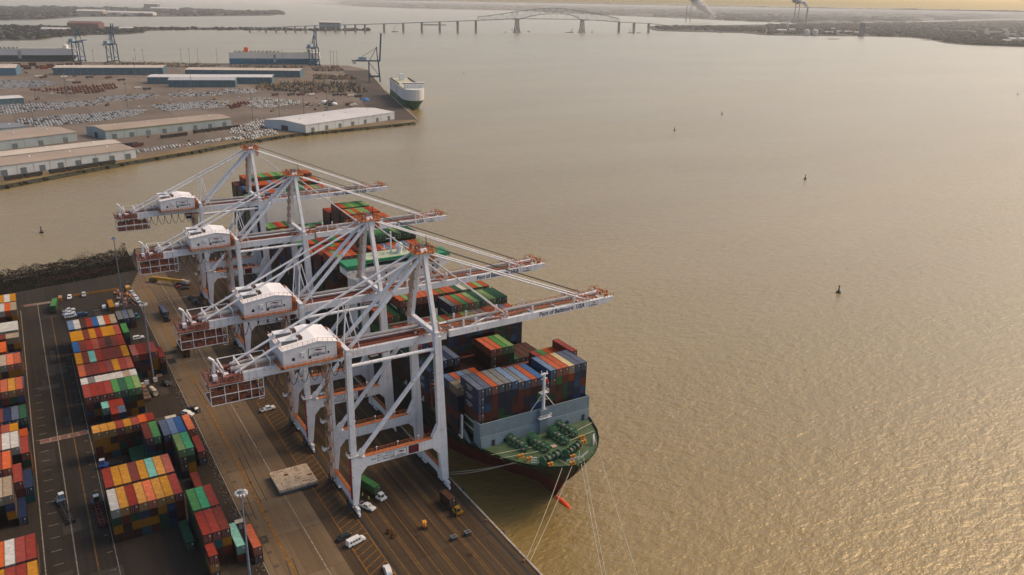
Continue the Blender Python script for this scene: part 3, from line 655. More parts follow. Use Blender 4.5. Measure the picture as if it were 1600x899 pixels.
# winches
COIL = paint('rope_coil', (.20,.185,.14), .9, .3, 3)
def winch(x, y, rz, big):
    w_ = MB(); L = 5.4 if big else 7.4
    n = 4 if big else 5
    for k in range(n):
        q = -L/2+L*k/(n-1); w_.tube((q-.09,0,1.6),(q+.09,0,1.6),1.35 if k not in (0,) else 1.6,14)
        if k < n-1: w_.tube((q+.09,0,1.6),(q+L/(n-1)-.09,0,1.6),.5+.28*(k % 2),10,1)
        w_.bar((q,-1.1,0),(q,-.2,1.6),.28,.28); w_.bar((q,1.1,0),(q,.2,1.6),.28,.28)
    w_.box(-L/2-.3,L/2+.3,-1.35,-.95,0,.3); w_.box(-L/2-.3,L/2+.3,.95,1.35,0,.3); w_.box(L/2+.2,L/2+1.3,-.5,.5,.5,1.9,0); w_.tube((L/2+.5,-1.2,1.0),(L/2+.5,-.5,1.0),.45,8,1)
    if big:
        w_.tube((-L/2-1.9,0,1.9),(-L/2-1.5,0,1.9),2.2,18); w_.tube((-L/2-1.5,0,1.9),(-L/2-.5,0,1.9),1.0,12,1); w_.tube((-L/2-.5,0,1.9),(-L/2-.2,0,1.9),1.9,16); w_.box(-L/2-2.4,-L/2-1.95,-1.0,1.0,0,2.0)
    o = w_.build('winch', [MACH, COIL], ship, (x-SX, y-180, DZ-WZ)); o.rotation_euler = (0,0,rz)
winch(130.2, 195.0, R(-78), True); winch(138.4, 195.8, R(-82), True); winch(128.6, 186.3, R(12), False); winch(137.2, 187.0, R(22), False); winch(124.4, 199.8, R(-80), False); winch(143.6, 199.6, R(-80), False)
for (x, y) in ((145.5,193.2),(144.2,190.4),(121.6,193),(123.0,190.2),(135.7,184.6),(133.4,181.4),(140.2,187.6),(127,184.2)):
    bm_ = MB()
    for q in (-.55, .55): bm_.tube((x+q,y,DZ),(x+q,y,DZ+1.1),.36,8); bm_.tube((x+q,y,DZ+1.0),(x+q,y,DZ+1.2),.46,8)
    bm_.box(x-1.1,x+1.1,y-.45,y+.45,DZ,DZ+.2)
    sp('bollard', bm_, paint('deck_orange', (.5,.20,.03), .7))
for (x, y, rz) in ((123.4,188.0,-.6),(125.4,186.6,-.6),(147.0,188.6,.7),(148.2,190.4,.7)):
    f = MB()
    for q in (-.8, 0, .8): f.bar((q,0,0),(q,0,2.2),.18,.18)
    for z in (.2, 1.2, 2.1): f.bar((-.8,0,z),(.8,0,z),.18,.18)
    o = f.build('fairlead', WHITE2, ship, (x-SX, y-180, DZ-WZ)); o.rotation_euler = (0,0,rz)
sp('hatch', MB().box(133.6,135.4,192.6,194.2,DZ,DZ+.4), paint('pale_hatch', (.4,.33,.24), .7))
fp = MB().tube((SX+1.5,181.6,DZ),(SX+1.5,181.6,DZ+4.2),.12,6); rail(fp, [(SX-3,181.9,DZ+1.1),(SX+2,181.2,DZ+1.1),(SX+6,183.2,DZ+1.1)], 1.0, 1.2, .07); sp('jackstaff', fp, WHITE2)
for (a, b) in (((113.9,198.2),(127.5,195.8)),((115.2,195),(128,192.5)),((141,196.4),(154.5,199.6)),((141,193.6),(151.6,194.6)),((131,185.4),(131.8,180.4)),((135,185.8),(138.5,182.4))):
    sp('deck_rope', MB().tube((a[0],a[1],DZ+.5),(b[0],b[1],DZ+.7),.09,5), paint('rope_tan', (.5,.45,.32), .9))
# side passage posts along the quay side of the deck
for k in range(21):
    y = 213+15*k
    if k in (7, 8) or y > 520: continue
    pp = MB().tube((SX-23.4,y,DZ),(SX-23.4,y,DZ+8.5),.28,6); pp.bar((SX-23.4,y,DZ),(SX-23.4,y+2.2,DZ+.3),.5,.5)
    sp('lashing_post', pp, SHIPW)
sp('side_screen', MB().box(SX-22.9,SX-22.5,213.5,218.5,DZ,21.5).hexa([(SX-22.9,208.6,DZ),(SX-22.5,208.6,DZ),(SX-22.5,213.5,DZ),(SX-22.9,213.5,DZ)],[(SX-22.9,212.5,17),(SX-22.5,212.5,17),(SX-22.5,213.5,17),(SX-22.9,213.5,17)]), BREAK)
# accommodation block with bridge wings
ac = MB().box(SX-19,SX+19,317.5,330,DZ,40.4); acc = sp('accommodation', ac, SHIPW)
bd = MB().box(SX-24,SX+24,316,325,40.6,41.0); bd.box(SX-24,SX+24,315.9,316.2,41.0,42.2); bd.box(SX-24,SX-23.7,316.2,325,41,42.2); bd.box(SX+23.7,SX+24,316.2,325,41,42.2)
bd.box(SX-15,SX+15,317.2,327,41.0,44.2); bd.hexa([(SX-24,316,39.6),(SX-19,316,37),(SX-19,325,37),(SX-24,325,39.6)],[(SX-24,316,40.6),(SX-19,316,40.6),(SX-19,325,40.6),(SX-24,325,40.6)]); bd.hexa([(SX+19,316,37),(SX+24,316,39.6),(SX+24,325,39.6),(SX+19,325,37)],[(SX+19,316,40.6),(SX+24,316,40.6),(SX+24,325,40.6),(SX+19,325,40.6)])
br_ = sp('bridge_deck', bd, SHIPW)
gr = MB().box(SX-24.2,SX-15.2,315.6,325.2,43.0,44.4); gr.box(SX+15.2,SX+24.2,315.6,325.2,43.0,44.4); gr.box(SX-15.2,SX+15.2,316.4,327.4,44.3,45.5)
for x in (-23.9,-19.5,19.5,23.9): gr.bar((SX+x,316.0,42),(SX+x,316.0,43.1),.3,.3)
sp('green_roof_band', gr, SGREEN, br_)
sp('roof_deck', MB().box(SX-14.6,SX+14.6,317,326.8,45.51,45.6), paint('pale_green_deck', (.34,.40,.28), .8, .2), br_)
wn = MB().box(SX-14.6,SX+14.6,317.1,317.19,42.4,43.9)
sp('bridge_window', wn, GLASS, br_)
wn = MB()
for z in (20,23,26,29,32,35,38):
    for k in range(13):
        if (k*7+z) % 5: wn.box(SX-17.4+k*2.8, SX-16.7+k*2.8, 317.42, 317.49, z, z+1)
sp('window', wn, GLASS, acc)
dm_ = MB(); dm_.tube((SX+2,321,45.6),(SX+2,321,48.2),1.3,10); dm_.dome((SX+2,321,48.2),1.9,2.2,10,4); dm_.tube((SX-5,321,45.6),(SX-5,321,49.6),.25,6); dm_.dome((SX-9,322,45.6),1.1,1.6,8,3); dm_.bar((SX-6,321,48.4),(SX-4,321,48.4),.3,.3); dm_.dome((SX+5.6,322.5,45.6),1.4,2.2,8,3)
dm_.tube((SX-1,323,45.6),(SX-1,323,55),.4,6); dm_.bar((SX-3.2,323,52),(SX+1.2,323,52),.25,.25); sp('radar_mast', dm_, WHITE2)
fn = MB().box(SX-18,SX+20,464,476,DZ,39.3); fun = sp('engine_casing', fn, paint('cream_casing', (.78,.72,.63), .65, .07, .1, .1, (.36,.3,.22)))
fn = MB().box(SX-4,SX+6,467,474.5,39.31,46); sp('funnel', fn, SGREEN, fun)

# ------------------------------------------------------------------ containers
CC = dict(y=('yellow',(.48,.20,.008)), r=('red',(.27,.032,.018)), b=('maroon',(.17,.034,.022)), p=('faded salmon red',(.34,.075,.045)), o=('orange',(.40,.07,.014)), g=('green',(.055,.21,.055)), d=('dark green',(.022,.085,.045)),
          l=('pale green',(.17,.27,.09)), e=('olive green',(.14,.14,.035)), w=('white',(.52,.49,.44)), t=('tan',(.36,.27,.18)), m=('mint green',(.16,.42,.34)), B=('blue',(.022,.10,.26)), u=('pale blue',(.13,.20,.31)),
          s=('slate blue',(.10,.12,.17)), G=('grey',(.17,.165,.155)), n=('navy',(.018,.032,.075)), c=('cream',(.58,.45,.24)), k=('brown',(.07,.03,.02)), q=('teal',(.02,.14,.17)), a=('bright orange',(.60,.11,.02)), v=('bright green',(.04,.30,.13)))
CM = {}; CR_ = {}
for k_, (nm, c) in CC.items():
    m = paint('container_'+nm.replace(' ', '_'), {'s': (.014,.024,.06), 'u': (.012,.04,.11), 'G': (.022,.027,.042)}.get(k_, tuple(x*.38 for x in c)), .55, .16, .35, .22, tuple(x*.45+.015 for x in c), rand=.13)  # walls far darker than the roofs: side shade painted into their colour
    CM[k_] = m; CR_[k_] = paint('lit_weathered_roof_'+nm.replace(' ', '_'), tuple(x*.95 for x in c), .8, .2, .4, .3, tuple(x*.5+.02 for x in c), rand=.12, spec=.08)  # stained roofs keep the full tone, the lit copy of the walls
_cm = {}
def cmesh(col, L, H):
    key = (col, L, round(H, 2))
    if key in _cm: return _cm[key]
    o = MB(); W = 2.438; x = W/2; i = .05
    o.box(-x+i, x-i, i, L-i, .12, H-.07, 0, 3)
    for sx in (-1, 1):
        for y0 in (0, L-.16): o.box(sx*x-(.16 if sx > 0 else 0), sx*x+(.16 if sx < 0 else 0), y0, y0+.16, 0, H)
        o.box(sx*x-(.1 if sx > 0 else 0), sx*x+(.1 if sx < 0 else 0), .16, L-.16, H-.12, H-.015); o.box(sx*x-(.1 if sx > 0 else 0), sx*x+(.1 if sx < 0 else 0), .16, L-.16, 0, .14)
    for y0 in (0, L-.12): o.box(-x+.16, x-.16, y0, y0+.12, H-.14, H-.01); o.box(-x+.16, x-.16, y0, y0+.12, 0, .14)
    for q in (-.75,-.3,.3,.75): o.box(q-.035, q+.035, -.005, i, .2, H-.2, 1)
    k = int(L/1.22)
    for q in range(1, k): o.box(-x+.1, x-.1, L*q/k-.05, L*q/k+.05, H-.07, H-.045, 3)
    o.box(.45, .8, i-.012, i, H*.62, H*.78, 2)
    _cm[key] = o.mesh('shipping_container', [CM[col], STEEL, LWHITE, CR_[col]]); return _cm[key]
cells = {}
def put(block, bay, col, tier, x, y, z, L, H, color, sub=0, n=1, txt='', letter=None): cells[(block, bay, col, tier, sub)] = dict(x=x, y=y, z=z, L=L, H=H, c=color, n=n, txt=txt, top=False, letter=letter, front=sub == 0)
LOW = {'S': 'bbnkdnBgkdnbs', 'Y': 'ykkbqydnkybsd'}
def tower(block, bay, col, x, y, ztop, n, H, top, L=12.19, sub=0, kind='Y', txt='', lower=None, letter=None):
    rg = random.Random(hash((bay*131+col*17+sub*7+len(block))) & 0xffff)
    for t in range(n):
        c = top if t == n-1 else (lower[n-2-t] if lower and n-2-t < len(lower) else rg.choice(LOW[kind]))
        put(block, bay, col, t, x, y, ztop-(n-t)*H, L, H, c, sub, n, txt, letter if t == n-1 else None)
YH = 2.72
def yrow(block, bay, y, x0, cols, n=4, L=12.19, sub=0, txt='', c0=0, step=2.45):
    for k, ch in enumerate(cols):
        nn = n
        if isinstance(n, (list, tuple)): nn = n[k]
        if ch == '.' or nn == 0: continue
        tower(block, bay, c0+k, x0+step*(c0+k)+1.225, y, nn*YH, nn, YH, ch, L, sub, 'Y', txt)
MX = 6.7; mt = 'middle yard block'
yrow('M', 0, 229.6, MX, 'wyryayyr', txt=mt); yrow('M', 1, 243.0, MX, 'ryybymyp', txt=mt)
yrow('M', 2, 268.2, MX, '....dd', [0,0,0,0,1,1], txt=mt); yrow('M', 2, 268.2, MX, 'bg', c0=6, txt=mt)
yrow('M', 3, 280.6, MX, 'yyyryp', [4]*6, 6.06, txt=mt); yrow('M', 3, 281.2, MX, 'ar', 4, 6.06, c0=6, txt=mt)
yrow('M', 4, 297.9, MX, '...rs', 3, 6.06, txt=mt); yrow('M', 4, 304.2, MX, '..mrr', 3, 6.06, 1, txt=mt)
yrow('M', 5, 310.6, MX, 'rrrrgdgl', txt=mt); yrow('M', 6, 323.0, MX, 'wGwwwwtw', 4, 6.06, txt=mt)
yrow('M', 7, 331.0, MX, 'obbrbyrp', txt=mt); yrow('M', 8, 344.2, MX, 'ybmrbbby', txt=mt); yrow('M', 9, 357.4, MX, 'Bbrpbkbr', txt=mt); yrow('M', 10, 370.6, MX, 'yybyryyp', txt=mt)
yrow('M', 11, 385.6, MX, 'uwkrBwot', txt=mt)
et = 'apron side block'
EX = 27.0
yrow('E', 0, 198.6, EX, 'r...', [3,0,0,0], 6.06, txt=et); yrow('E', 1, 205.0, EX, 'rrb', txt=et); put('E', 1, 3, 0, EX+9.3, 203.0, 0, 12.19, YH, 'b', 0, 2, et); put('E', 1, 3, 1, EX+9.3, 203.0, YH, 12.19, YH, 'm', 0, 2, et)
put('E', 1, 5, 0, EX+13.2, 200.2, 0, 12.19, YH, 'k', 0, 2, et); put('E', 1, 5, 1, EX+13.2, 200.2, YH, 12.19, YH, 'o', 0, 2, et)
yrow('E', 2, 218.2, EX, 'gvr', txt=et); put('E', 3, 1, 0, EX+5.9, 241.5, 0, 12.19, YH, 'b', 0, 1, et); put('E', 2, -2, 0, 24.8, 215.6, 0, 12.19, YH, 'd', 0, 1, et)
yrow('E', 4, 255.2, EX, '.lv', txt=et); put('E', 4, 4, 0, 37.4, 261, 0, 12.19, YH, 'n', 0, 2, et); put('E', 4, 4, 1, 37.4, 261, YH, 12.19, YH, 'r', 0, 2, et)
yrow('E', 5, 267.6, EX, 'suB', txt=et); put('E', 5, 3, 0, 36.7, 273.2, 0, 12.19, YH, 'n', 0, 3, et); put('E', 5, 3, 1, 36.7, 273.2, YH, 12.19, YH, 'b', 0, 3, et); put('E', 5, 3, 2, 36.7, 273.2, 2*YH, 12.19, YH, 'a', 0, 3, et)
yrow('E', 6, 343.0, EX, 'prbr', txt=et); put('E', 6, 4, 0, EX+11.1, 342.4, 0, 12.19, YH, 'n', 0, 3, et); put('E', 6, 4, 1, EX+11.1, 342.4, YH, 12.19, YH, 'k', 0, 3, et); put('E', 6, 4, 2, EX+11.1, 342.4, 2*YH, 12.19, YH, 'r', 0, 3, et)
yrow('E', 7, 371.0, EX, 'g', txt=et); yrow('E', 8, 404.2, 28.0, 'GsG', 2, txt=et, step=2.6); put('E', 9, 0, 0, 28.2, 432.6, 0, 12.19, 2.4, 'y', 0, 1, et)
lt = 'block beside the road'
LX = -12.2-2.45*6
def lrow(bay, y, cols, n=4, L=12.19, sub=0): yrow('L', bay, y, LX, cols, n, L, sub, lt)
lrow(12, 438.4, '...ywy'); lrow(11, 424.9, '...wat'); lrow(10, 396.7, '..wwww'); lrow(9, 387.2, '...btt', 4, 6.06); lrow(8, 372.0, '...asn', [0,0,0,4,2,2]); lrow(7, 356.6, '..ttao'); lrow(6, 343.4, '...nss', [0,0,0,2,2,2]); lrow(5, 330.2, '..royo')
lrow(4, 316, '..bnsd', 2); lrow(3, 295.5, '..bpyo', [0,0,4,4,4,3], 6.06); lrow(2, 283.0, '.bpwwr', [0,4,4,4,4,3]); lrow(1, 269.6, '..raa.', [0,0,4,4,2,0]); lrow(1, 264.6, '....rn', [0,0,0,0,3,2]); lrow(0, 252.5, '.tttn.', [0,4,4,4,1,0])
yrow('L', -1, 224.5, LX, '..st', [0,0,3,3], 6.06, 0, lt); lrow(-2, 216.6, '..awrr'); lrow(-3, 203.4, '.oyrry'); lrow(-4, 190, '..ryyr')

SB = 16.4; H9 = 2.9
def bay(n, y, tiers, tops, x0=SX-23.75, L=12.19, sub=0, lower=None, letters=None):
    for k, ch in enumerate(tops):
        t = tiers[k] if isinstance(tiers, (list, tuple)) else tiers
        if ch == '.' or t <= 0: continue
        tower('S', n, k, x0+2.5*k+1.25, y, SB+H9*t, math.ceil(t), H9, ch, L, sub, 'S', 'ship', (lower or {}).get(k), (letters or {}).get(k))
bay(0, 206.2, [6]*6+[5.7]*4+[5]+[6.2]*6, 'ssoGGuGuoBnuoocss', SX-21.25, lower={0:'ssbdd', 1:'nBbbd', 2:'bbbkk', 3:'nndgg', 4:'nnngg', 14:'onnnb', 16:'nrBnd'})
bay(1, 221.6, [5]*5+[2]*9+[5.4]*4+[6.3], 'uouGonkdkdbkkdrgoor', L=6.06, sub=1); bay(1, 215.4+.2, [5,5]+[4.6]*3+[2]*9+[5.4]*4+[6.3], 'ttsGokkdkdbkkkrgoor', L=6.06, lower={0:'nnbnb', 1:'nkbkn'})
bay(2, 237.6, [4,4,5,5,5,2,2,2,2,2,5,5,5,5,3,3,3,3,3], 'ndsnsdkkkkoogldkkkk', lower={10:'kkkk', 11:'kkkk', 12:'kkkd', 13:'dddk'})
bay(3, 252.6, [4,5,5,5]+[7]*15, 'dbnrrllrdrllGGroouo', lower={18:'nnnnnn', 17:'nnBnnn', 4:'kkdkkk'})
bay(4, 264.2, [5]*9+[8]*10, 'drbrdbrdnGogoldlldd', lower={9:'dqdkdkd', 10:'ddkkd'})
bay(5, 279.0, [6]*3+[8]*16, 'oogoloooooeoodwlolo', lower={3:'ddbkkdk', 4:'dbddkk', 5:'dqkk', 6:'kkdbk', 7:'kkkkk'})
bay(6, 294.0, [7,7,7,7]+[6]*15, 'ooorrbrorrborrrborr')
bay(7, 336.0, [9]*5+[7]*3+[9]*11, 'olooogGoorouooguool', lower={8:'ddndd', 9:'nndd', 10:'nnkd'})
bay(8, 351.0, [8]*9+[10]*10, 'robordrodddggddldgd'); bay(9, 366.0, [7]*12+[9]*7, 'orbrdgoborbrrorolor'); bay(10, 381.0, [7]*12+[10]*7, 'grodrbdgorboooooooo'); bay(11, 396.0, [6]*12+[10]*7, 'gdrobdglrbooolollro')
bay(12, 411.0, [6]*12+[10]*7, 'dgrbdrodgkrbroglgdl'); bay(13, 426.0, [5]*3+[5]*9+[8]*7, 'grlrllllllrrroroloo'); bay(14, 441.0, [5]*5+[4]*14, 'lgrodddrddqddgoroor')
bay(15, 480.0, [8]*3+[8.7]*16, 'gnrouooulooloroolGo'); bay(16, 495.0, [8.7]*2+[9.4]*17, 'nuoGooouoolroglooGo'); bay(17, 510.0, [8.7]*2+[10]*17, 'bkoogolgolglooGGloo')
for y in (206.2, 215.6, 237.6, 252.6, 264.2, 279, 294, 336, 351, 366, 381, 396, 411, 426, 441, 480, 495, 510):
    hc = MB().box(SX-(21.3 if y < 207 else 23.2), SX+(21.3 if y < 207 else 23.2), y+.1, y+(8 if y == 206.2 else 12), DZ, SB-2.9 if y < 207 else SB-.02)
    sp('hatch_cover', hc, paint('hatch_brown', (.06,.03,.022), .8))
for y in (234.6, 249.9, 291.6, 348.6, 363.6, 378.6, 393.6, 408.6, 423.6, 438.6, 492.6, 507.6):
    lb = MB()
    for k in range(0, 20, 2): lb.box(SX-23.75+2.5*k-.2, SX-23.75+2.5*k+.2, y+.2, y+1.2, DZ, 24)
    lb.box(SX-24, SX+24, y+.2, y+1.4, 23.6, 24)
    sp('lashing_bridge', lb, paint('lashing_red', (.14,.035,.025), .8))

# lettering on ship-side boxes (quay-facing walls)
def scorer(key, c):
    b, by, co, t, sb = key
    p = Vector((c['x'], c['y']+c['L']/2, c['z']+c['H']))
    d = p-CAM; z = d.dot(fw); px = FPX*d.dot(CR)/z; py = FPX*d.dot(CU)/z
    if abs(px) > 840 or abs(py) > 490: return -1, 0
    v = -d.normalized(); k = (FPX/d.length)**2; s = 0; ex = 0
    up = (b, by, co, t+1, sb) in cells or (c['L'] > 7 and (b, by, co, t+1, 0) in cells)
    if not up: s += c['L']*2.44*max(0, v.z)*k; ex += 1
    lf = [q for q in cells if False]
    L_ = cells.get((b, by, co-1, t, sb)) or cells.get((b, by, co-1, t, 0))
    if not L_: s += c['L']*c['H']*max(0, -v.x)*k*(.6 if t >= c['n']-3 else .4); ex += 1
    if not (cells.get((b, by, co+1, t, sb)) or cells.get((b, by, co+1, t, 0))): ex += 1
    step = -1
    F_ = cells.get((b, by, co, t, sb-1)) if sb else cells.get((b, by-1, co, t, 0))
    gap = 0 if sb else (1.5 if F_ is None else 0)
    fz = .06 if b == 'S' else .02
    if F_ is None: s += 2.44*c['H']*max(0, -v.y)*k; ex += 1
    else: s += 2.44*c['H']*max(0, -v.y)*k*fz
    if not cells.get((b, by+1, co, t, 0)): ex += 1
    return s, ex
scored = []
for key, c in cells.items():
    s, ex = scorer(key, c)
    if s < 0 or ex == 0: continue
    scored.append((s, key, c))
scored.sort(key=lambda q: -q[0])
big = scored[:288]; rest = scored[288:]
GR = {'M': 'containers of the middle yard block', 'E': 'containers of the apron side block', 'L': 'containers of the block beside the road', 'S': 'containers stowed on the container ship'}
TIER = ['top tier', 'second tier down', 'third tier down', 'fourth tier down', 'fifth tier down', 'sixth tier down', 'seventh tier down', 'eighth tier down', 'ninth tier down', 'tenth tier down', 'eleventh tier down']
bays = {}
for s, (b, by, co, t, sb), c in scored: bays.setdefault(b, set()).add((round(c['y'])))
cols_ = {}
for s, key, c in big:
    b, by, co, t, sb = key
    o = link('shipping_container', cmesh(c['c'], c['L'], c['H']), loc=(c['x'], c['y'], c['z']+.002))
    nm = CC[c['c']][0]; short = 'short ' if c['L'] < 7 else ''
    tt = TIER[c['n']-1-t]
    if b == 'S':
        hb = ', forward half' if sb == 0 and c['L'] < 7 else (', aft half' if c['L'] < 7 else '')
        lab = f"{short}{nm} container, {tt}, {ORD[by]} ship bay from bow, {ORD[co]} row from quay" if not hb else f"{short}{nm} container, {tt}, {ORD[by]} ship bay{hb}, {ORD[co]} row from quay"
    else:
        ys = sorted(bays[b]); rk = ORD[ys.index(round(c['y']))]
        nth = ORD[co] if b == 'M' else (ORD[5-co] if b == 'L' else ORD[max(0, co)])
        lab = {'M': f"{short}{nm} container, {tt}, {rk} row of middle yard block, {nth} from road", 'E': f"{short}{nm} container, {tt}, {rk} row of apron side block, {nth} from middle block", 'L': f"{short}{nm} container, {tt}, {rk} row of roadside block, {nth} from the road"}[b]
        if co < 0: lab = 'lone dark green container on the asphalt between the two front yard stacks'
    tag(o, lab, 'container', GR[b])
    c['obj'] = o
o = MB(); order = list(CC)
for (x, y, c_, n_) in ((2,107.5,'a',3),(10,108,'b',2),(24,105,'b',3),(36,106,'r',2),(48,104,'k',3),(58,107,'b',2),(66,108.5,'o',3),(76,106.5,'b',3),(92,104,'n',2),(106,105,'k',3),(120,104,'b',3),(40,108.6,'k',2),(84,109.4,'n',2)):
    A = at(x, y, -.28); ex = Vector((.9099,.4149,0)); ey = Vector((-.4149,.9099,0)); b0 = [A+ex*i+ey*j for i, j in ((0,0),(12,0),(12,7.5),(0,7.5))]
    o.hexa(b0, [p+Vector((0,0,2.7*n_)) for p in b0], order.index(c_))
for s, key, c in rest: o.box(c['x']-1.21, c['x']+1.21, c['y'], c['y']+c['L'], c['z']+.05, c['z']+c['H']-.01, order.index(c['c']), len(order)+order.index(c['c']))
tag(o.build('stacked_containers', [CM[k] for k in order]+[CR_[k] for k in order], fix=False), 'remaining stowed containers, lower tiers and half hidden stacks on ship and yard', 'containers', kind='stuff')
# white company lettering on quay-facing walls of outer ship containers
for s, key, c in big:
    b, by, co, t, sb = key
    if b == 'S' and 'obj' in c and (b, by, co-1, t, sb) not in cells:
        if c['c'] in 'dg': body, wd, sz = 'EVERGREEN', 6.2, 1.15
        elif c['c'] in 'sn' and by < 3: body, wd, sz = 'COSCO', 4.4, 1.0
        else: continue
        if c['L'] < 7: wd *= .6; sz *= .7
        l = link('lettering', text_mesh(body, sz, LWHITE, width=wd), c['obj'], (-1.235, c['L']/2+wd/2, c['H']*.45)); l.rotation_euler = (PI/2, 0, -PI/2)
        if body == 'COSCO': l = link('lettering', text_mesh('SHIPPING', .42, LWHITE, width=wd*.6), c['obj'], (-1.235, c['L']/2+wd*.3, c['H']*.2)); l.rotation_euler = (PI/2, 0, -PI/2)
# ------------------------------------------------------------------ mooring lines
ROPE = paint('mooring_rope', (.42,.37,.28), .9, .15)
def moor(a, b, label, sag=1.2, r=.11):
    a = Vector(a); b = Vector(b); pts = []
    for i in range(13):
        t = i/12; p = a+(b-a)*t; p.z -= sag*4*t*(1-t); pts.append(p)
    o = MB().path(pts, r, 5); tag(o.build('mooring_line', ROPE, fix=False), label, 'mooring line', 'mooring lines of the container ship')
moor((129.0,180.6,DZ+.6), (106.3,164.2,.7), 'pale mooring line from the bow to the quay, the upper of the close pair', .8)
moor((132.2,179.9,DZ+.6), (106.4,162.6,.7), 'pale mooring line from the stem to the quay, the lower of the close pair', .8)
moor((136.4,181.0,DZ+.5), (106.3,122.0,.7), 'pale mooring line slanting down past the stem, inner of the long pair', 1.2)
moor((138.2,182.0,DZ+.5), (106.3,120.0,.7), 'pale mooring line slanting down past the stem, outer of the long pair', 1.2)
moor((148.5,190.0,DZ+.5), (106.4,98.0,.7), 'longest pale mooring line dropping from the seaward side of the bow', 1.0)
moor((118.6,190.4,DZ+.4), (106.0,216.0,.7), 'slack spring line from the bow flare back to the quay, upper one', .6)
moor((118.0,191.2,DZ+.2), (106.0,214.6,.7), 'slack spring line from the bow flare back to the quay, lower one', .9)

# ------------------------------------------------------------------ vehicles
CARP = {'white': paint('car_white', (.62,.62,.62), .35, .05), 'black': paint('car_black', (.02,.024,.026), .35, .1), 'silver': paint('car_silver', (.36,.38,.40), .35, .08), 'grey': paint('car_grey', (.10,.11,.12), .35, .1), 'red': paint('car_red', (.25,.02,.02), .35, .1), 'blue': paint('car_blue', (.03,.07,.16), .35, .1)}
HEADL = paint('lamp_glass', (.7,.68,.6), .3, .05); TAILL = paint('tail_lamp', (.3,.01,.01), .3, .05)
def make_vehicle(kind, col, x, y, rz, label, cat):
    t = empty({'van': 'passenger_van', 'pickup': 'pickup_truck', 'suv': 'sport_utility_car', 'car': 'parked_car'}[kind], (x, y, .02), rz, label, cat)
    L = {'van': 5.9, 'pickup': 5.8, 'suv': 4.9, 'car': 4.6}[kind]; W = 1.95 if kind != 'car' else 1.8; p = CARP[col]; h = L/2; b = W/2
    def prof(pts, w0, w1):   # body sides lean in with height
        m = MB(); zs = [z for _, z in pts]; lo, hi = min(zs), max(zs)
        A = []; B = []
        for (u, z) in pts:
            k = w0+(w1-w0)*((z-lo)/(hi-lo) if hi > lo else 0); A.append((u, -k, z)); B.append((u, k, z))
        n = len(pts)
        m.face(A[::-1]); m.face(B)
        for i in range(n): j = (i+1) % n; m.face([A[i], A[j], B[j], B[i]])
        return m
    if kind == 'van': prof([(-h,.45),(h,.45),(h,.95),(h-.5,1.2),(h-1.15,1.3),(h-1.75,2.2),(-h+.1,2.25),(-h,1.2)], b, b*.84).build('body', p, t); wz = (1.38, 2.0, -h+.35, h-1.75)
    elif kind == 'pickup':
        m = prof([(-h,.5),(h,.5),(h,1.0),(h-.4,1.18),(h-1.5,1.22),(h-2.1,1.86),(h-3.5,1.88),(h-3.85,1.25),(-h,1.2)], b, b*.8); m.build('body', p, t); MB().box(-h+.15,h-3.95,-b+.22,b-.22,1.14,1.235).build('load_bed', DARK, t); wz = (1.27, 1.74, h-3.5, h-2.0)
    elif kind == 'suv': prof([(-h,.42),(h,.42),(h,.9),(h-.3,1.08),(h-1.35,1.18),(h-2.0,1.75),(-h+.35,1.76),(-h,1.15)], b, b*.8).build('body', p, t); wz = (1.2, 1.64, -h+.5, h-1.9)
    else: prof([(-h,.36),(h,.36),(h,.72),(h-.25,.86),(h-1.3,.95),(h-2.0,1.42),(-h+1.2,1.44),(-h+.45,1.0),(-h,.92)], b, b*.72).build('body', p, t); wz = (.97, 1.36, -h+1.15, h-1.95)
    z0, z1, xa, xb = wz
    g = MB()
    for s in (-1, 1):
        n = 4 if kind == 'van' else 2; st = (xb-xa)/n; yw = b*(.955 if kind == 'van' else .93)
        for k in range(n): g.hexa([(xa+k*st+.08,s*(yw-.12),z0),(xa+(k+1)*st-.05,s*(yw-.12),z0),(xa+(k+1)*st-.05,s*yw,z0),(xa+k*st+.08,s*yw,z0)], [(xa+k*st+.14,s*(yw-.26),z1),(xa+(k+1)*st-.14,s*(yw-.26),z1),(xa+(k+1)*st-.14,s*(yw-.1),z1),(xa+k*st+.14,s*(yw-.1),z1)])
    g.build('side_window', GLASS, t)
    c_ = {'van': (h-1.13,1.34,h-1.70,2.12), 'pickup': (h-1.52,1.27,h-2.04,1.8), 'suv': (h-1.38,1.22,h-1.95,1.7), 'car': (h-1.33,.99,h-1.94,1.38)}[kind]; k = b*.72
    MB().hexa([(c_[0]-.1,-k,c_[1]),(c_[0]+.05,-k,c_[1]),(c_[0]+.05,k,c_[1]),(c_[0]-.1,k,c_[1])], [(c_[2]-.1,-k*.9,c_[3]),(c_[2]+.05,-k*.9,c_[3]),(c_[2]+.05,k*.9,c_[3]),(c_[2]-.1,k*.9,c_[3])]).build('windscreen', GLASS, t)
    for q in (-.31, .31):
        for s in (-1, 1): MB().tube((q*L,s*(b-.2),.34),(q*L,s*(b+.02),.34),.35,10).build('wheel', RUBBER, t)
    for s in (-1, 1):
        MB().box(h-.04,h+.02,s*(b-.3)-.18,s*(b-.3)+.18,.66 if kind == 'car' else .78,.84 if kind == 'car' else .98).build('headlight', HEADL, t)
        MB().box(-h-.02,-h+.04,s*(b-.22)-.12,s*(b-.22)+.12,.75,1.0).build('tail_light', TAILL, t)
    return t
V = make_vehicle
V('van','white',66.9,195.4,R(14),'white passenger van parked askew beside a black car on the apron','van')
V('car','black',64.6,199.3,R(22),'black car parked beside the white van on the apron','car')
V('pickup','white',76.2,210.2,R(-62),'white pickup with open bed near the foot of the bow crane','pickup')
V('suv','white',69.9,178.6,R(80),'white car half cut off at the near edge of the apron','car')
V('pickup','white',67.0,290.0,R(8),'white pickup with a cap beside the hatched keep clear zone','pickup')
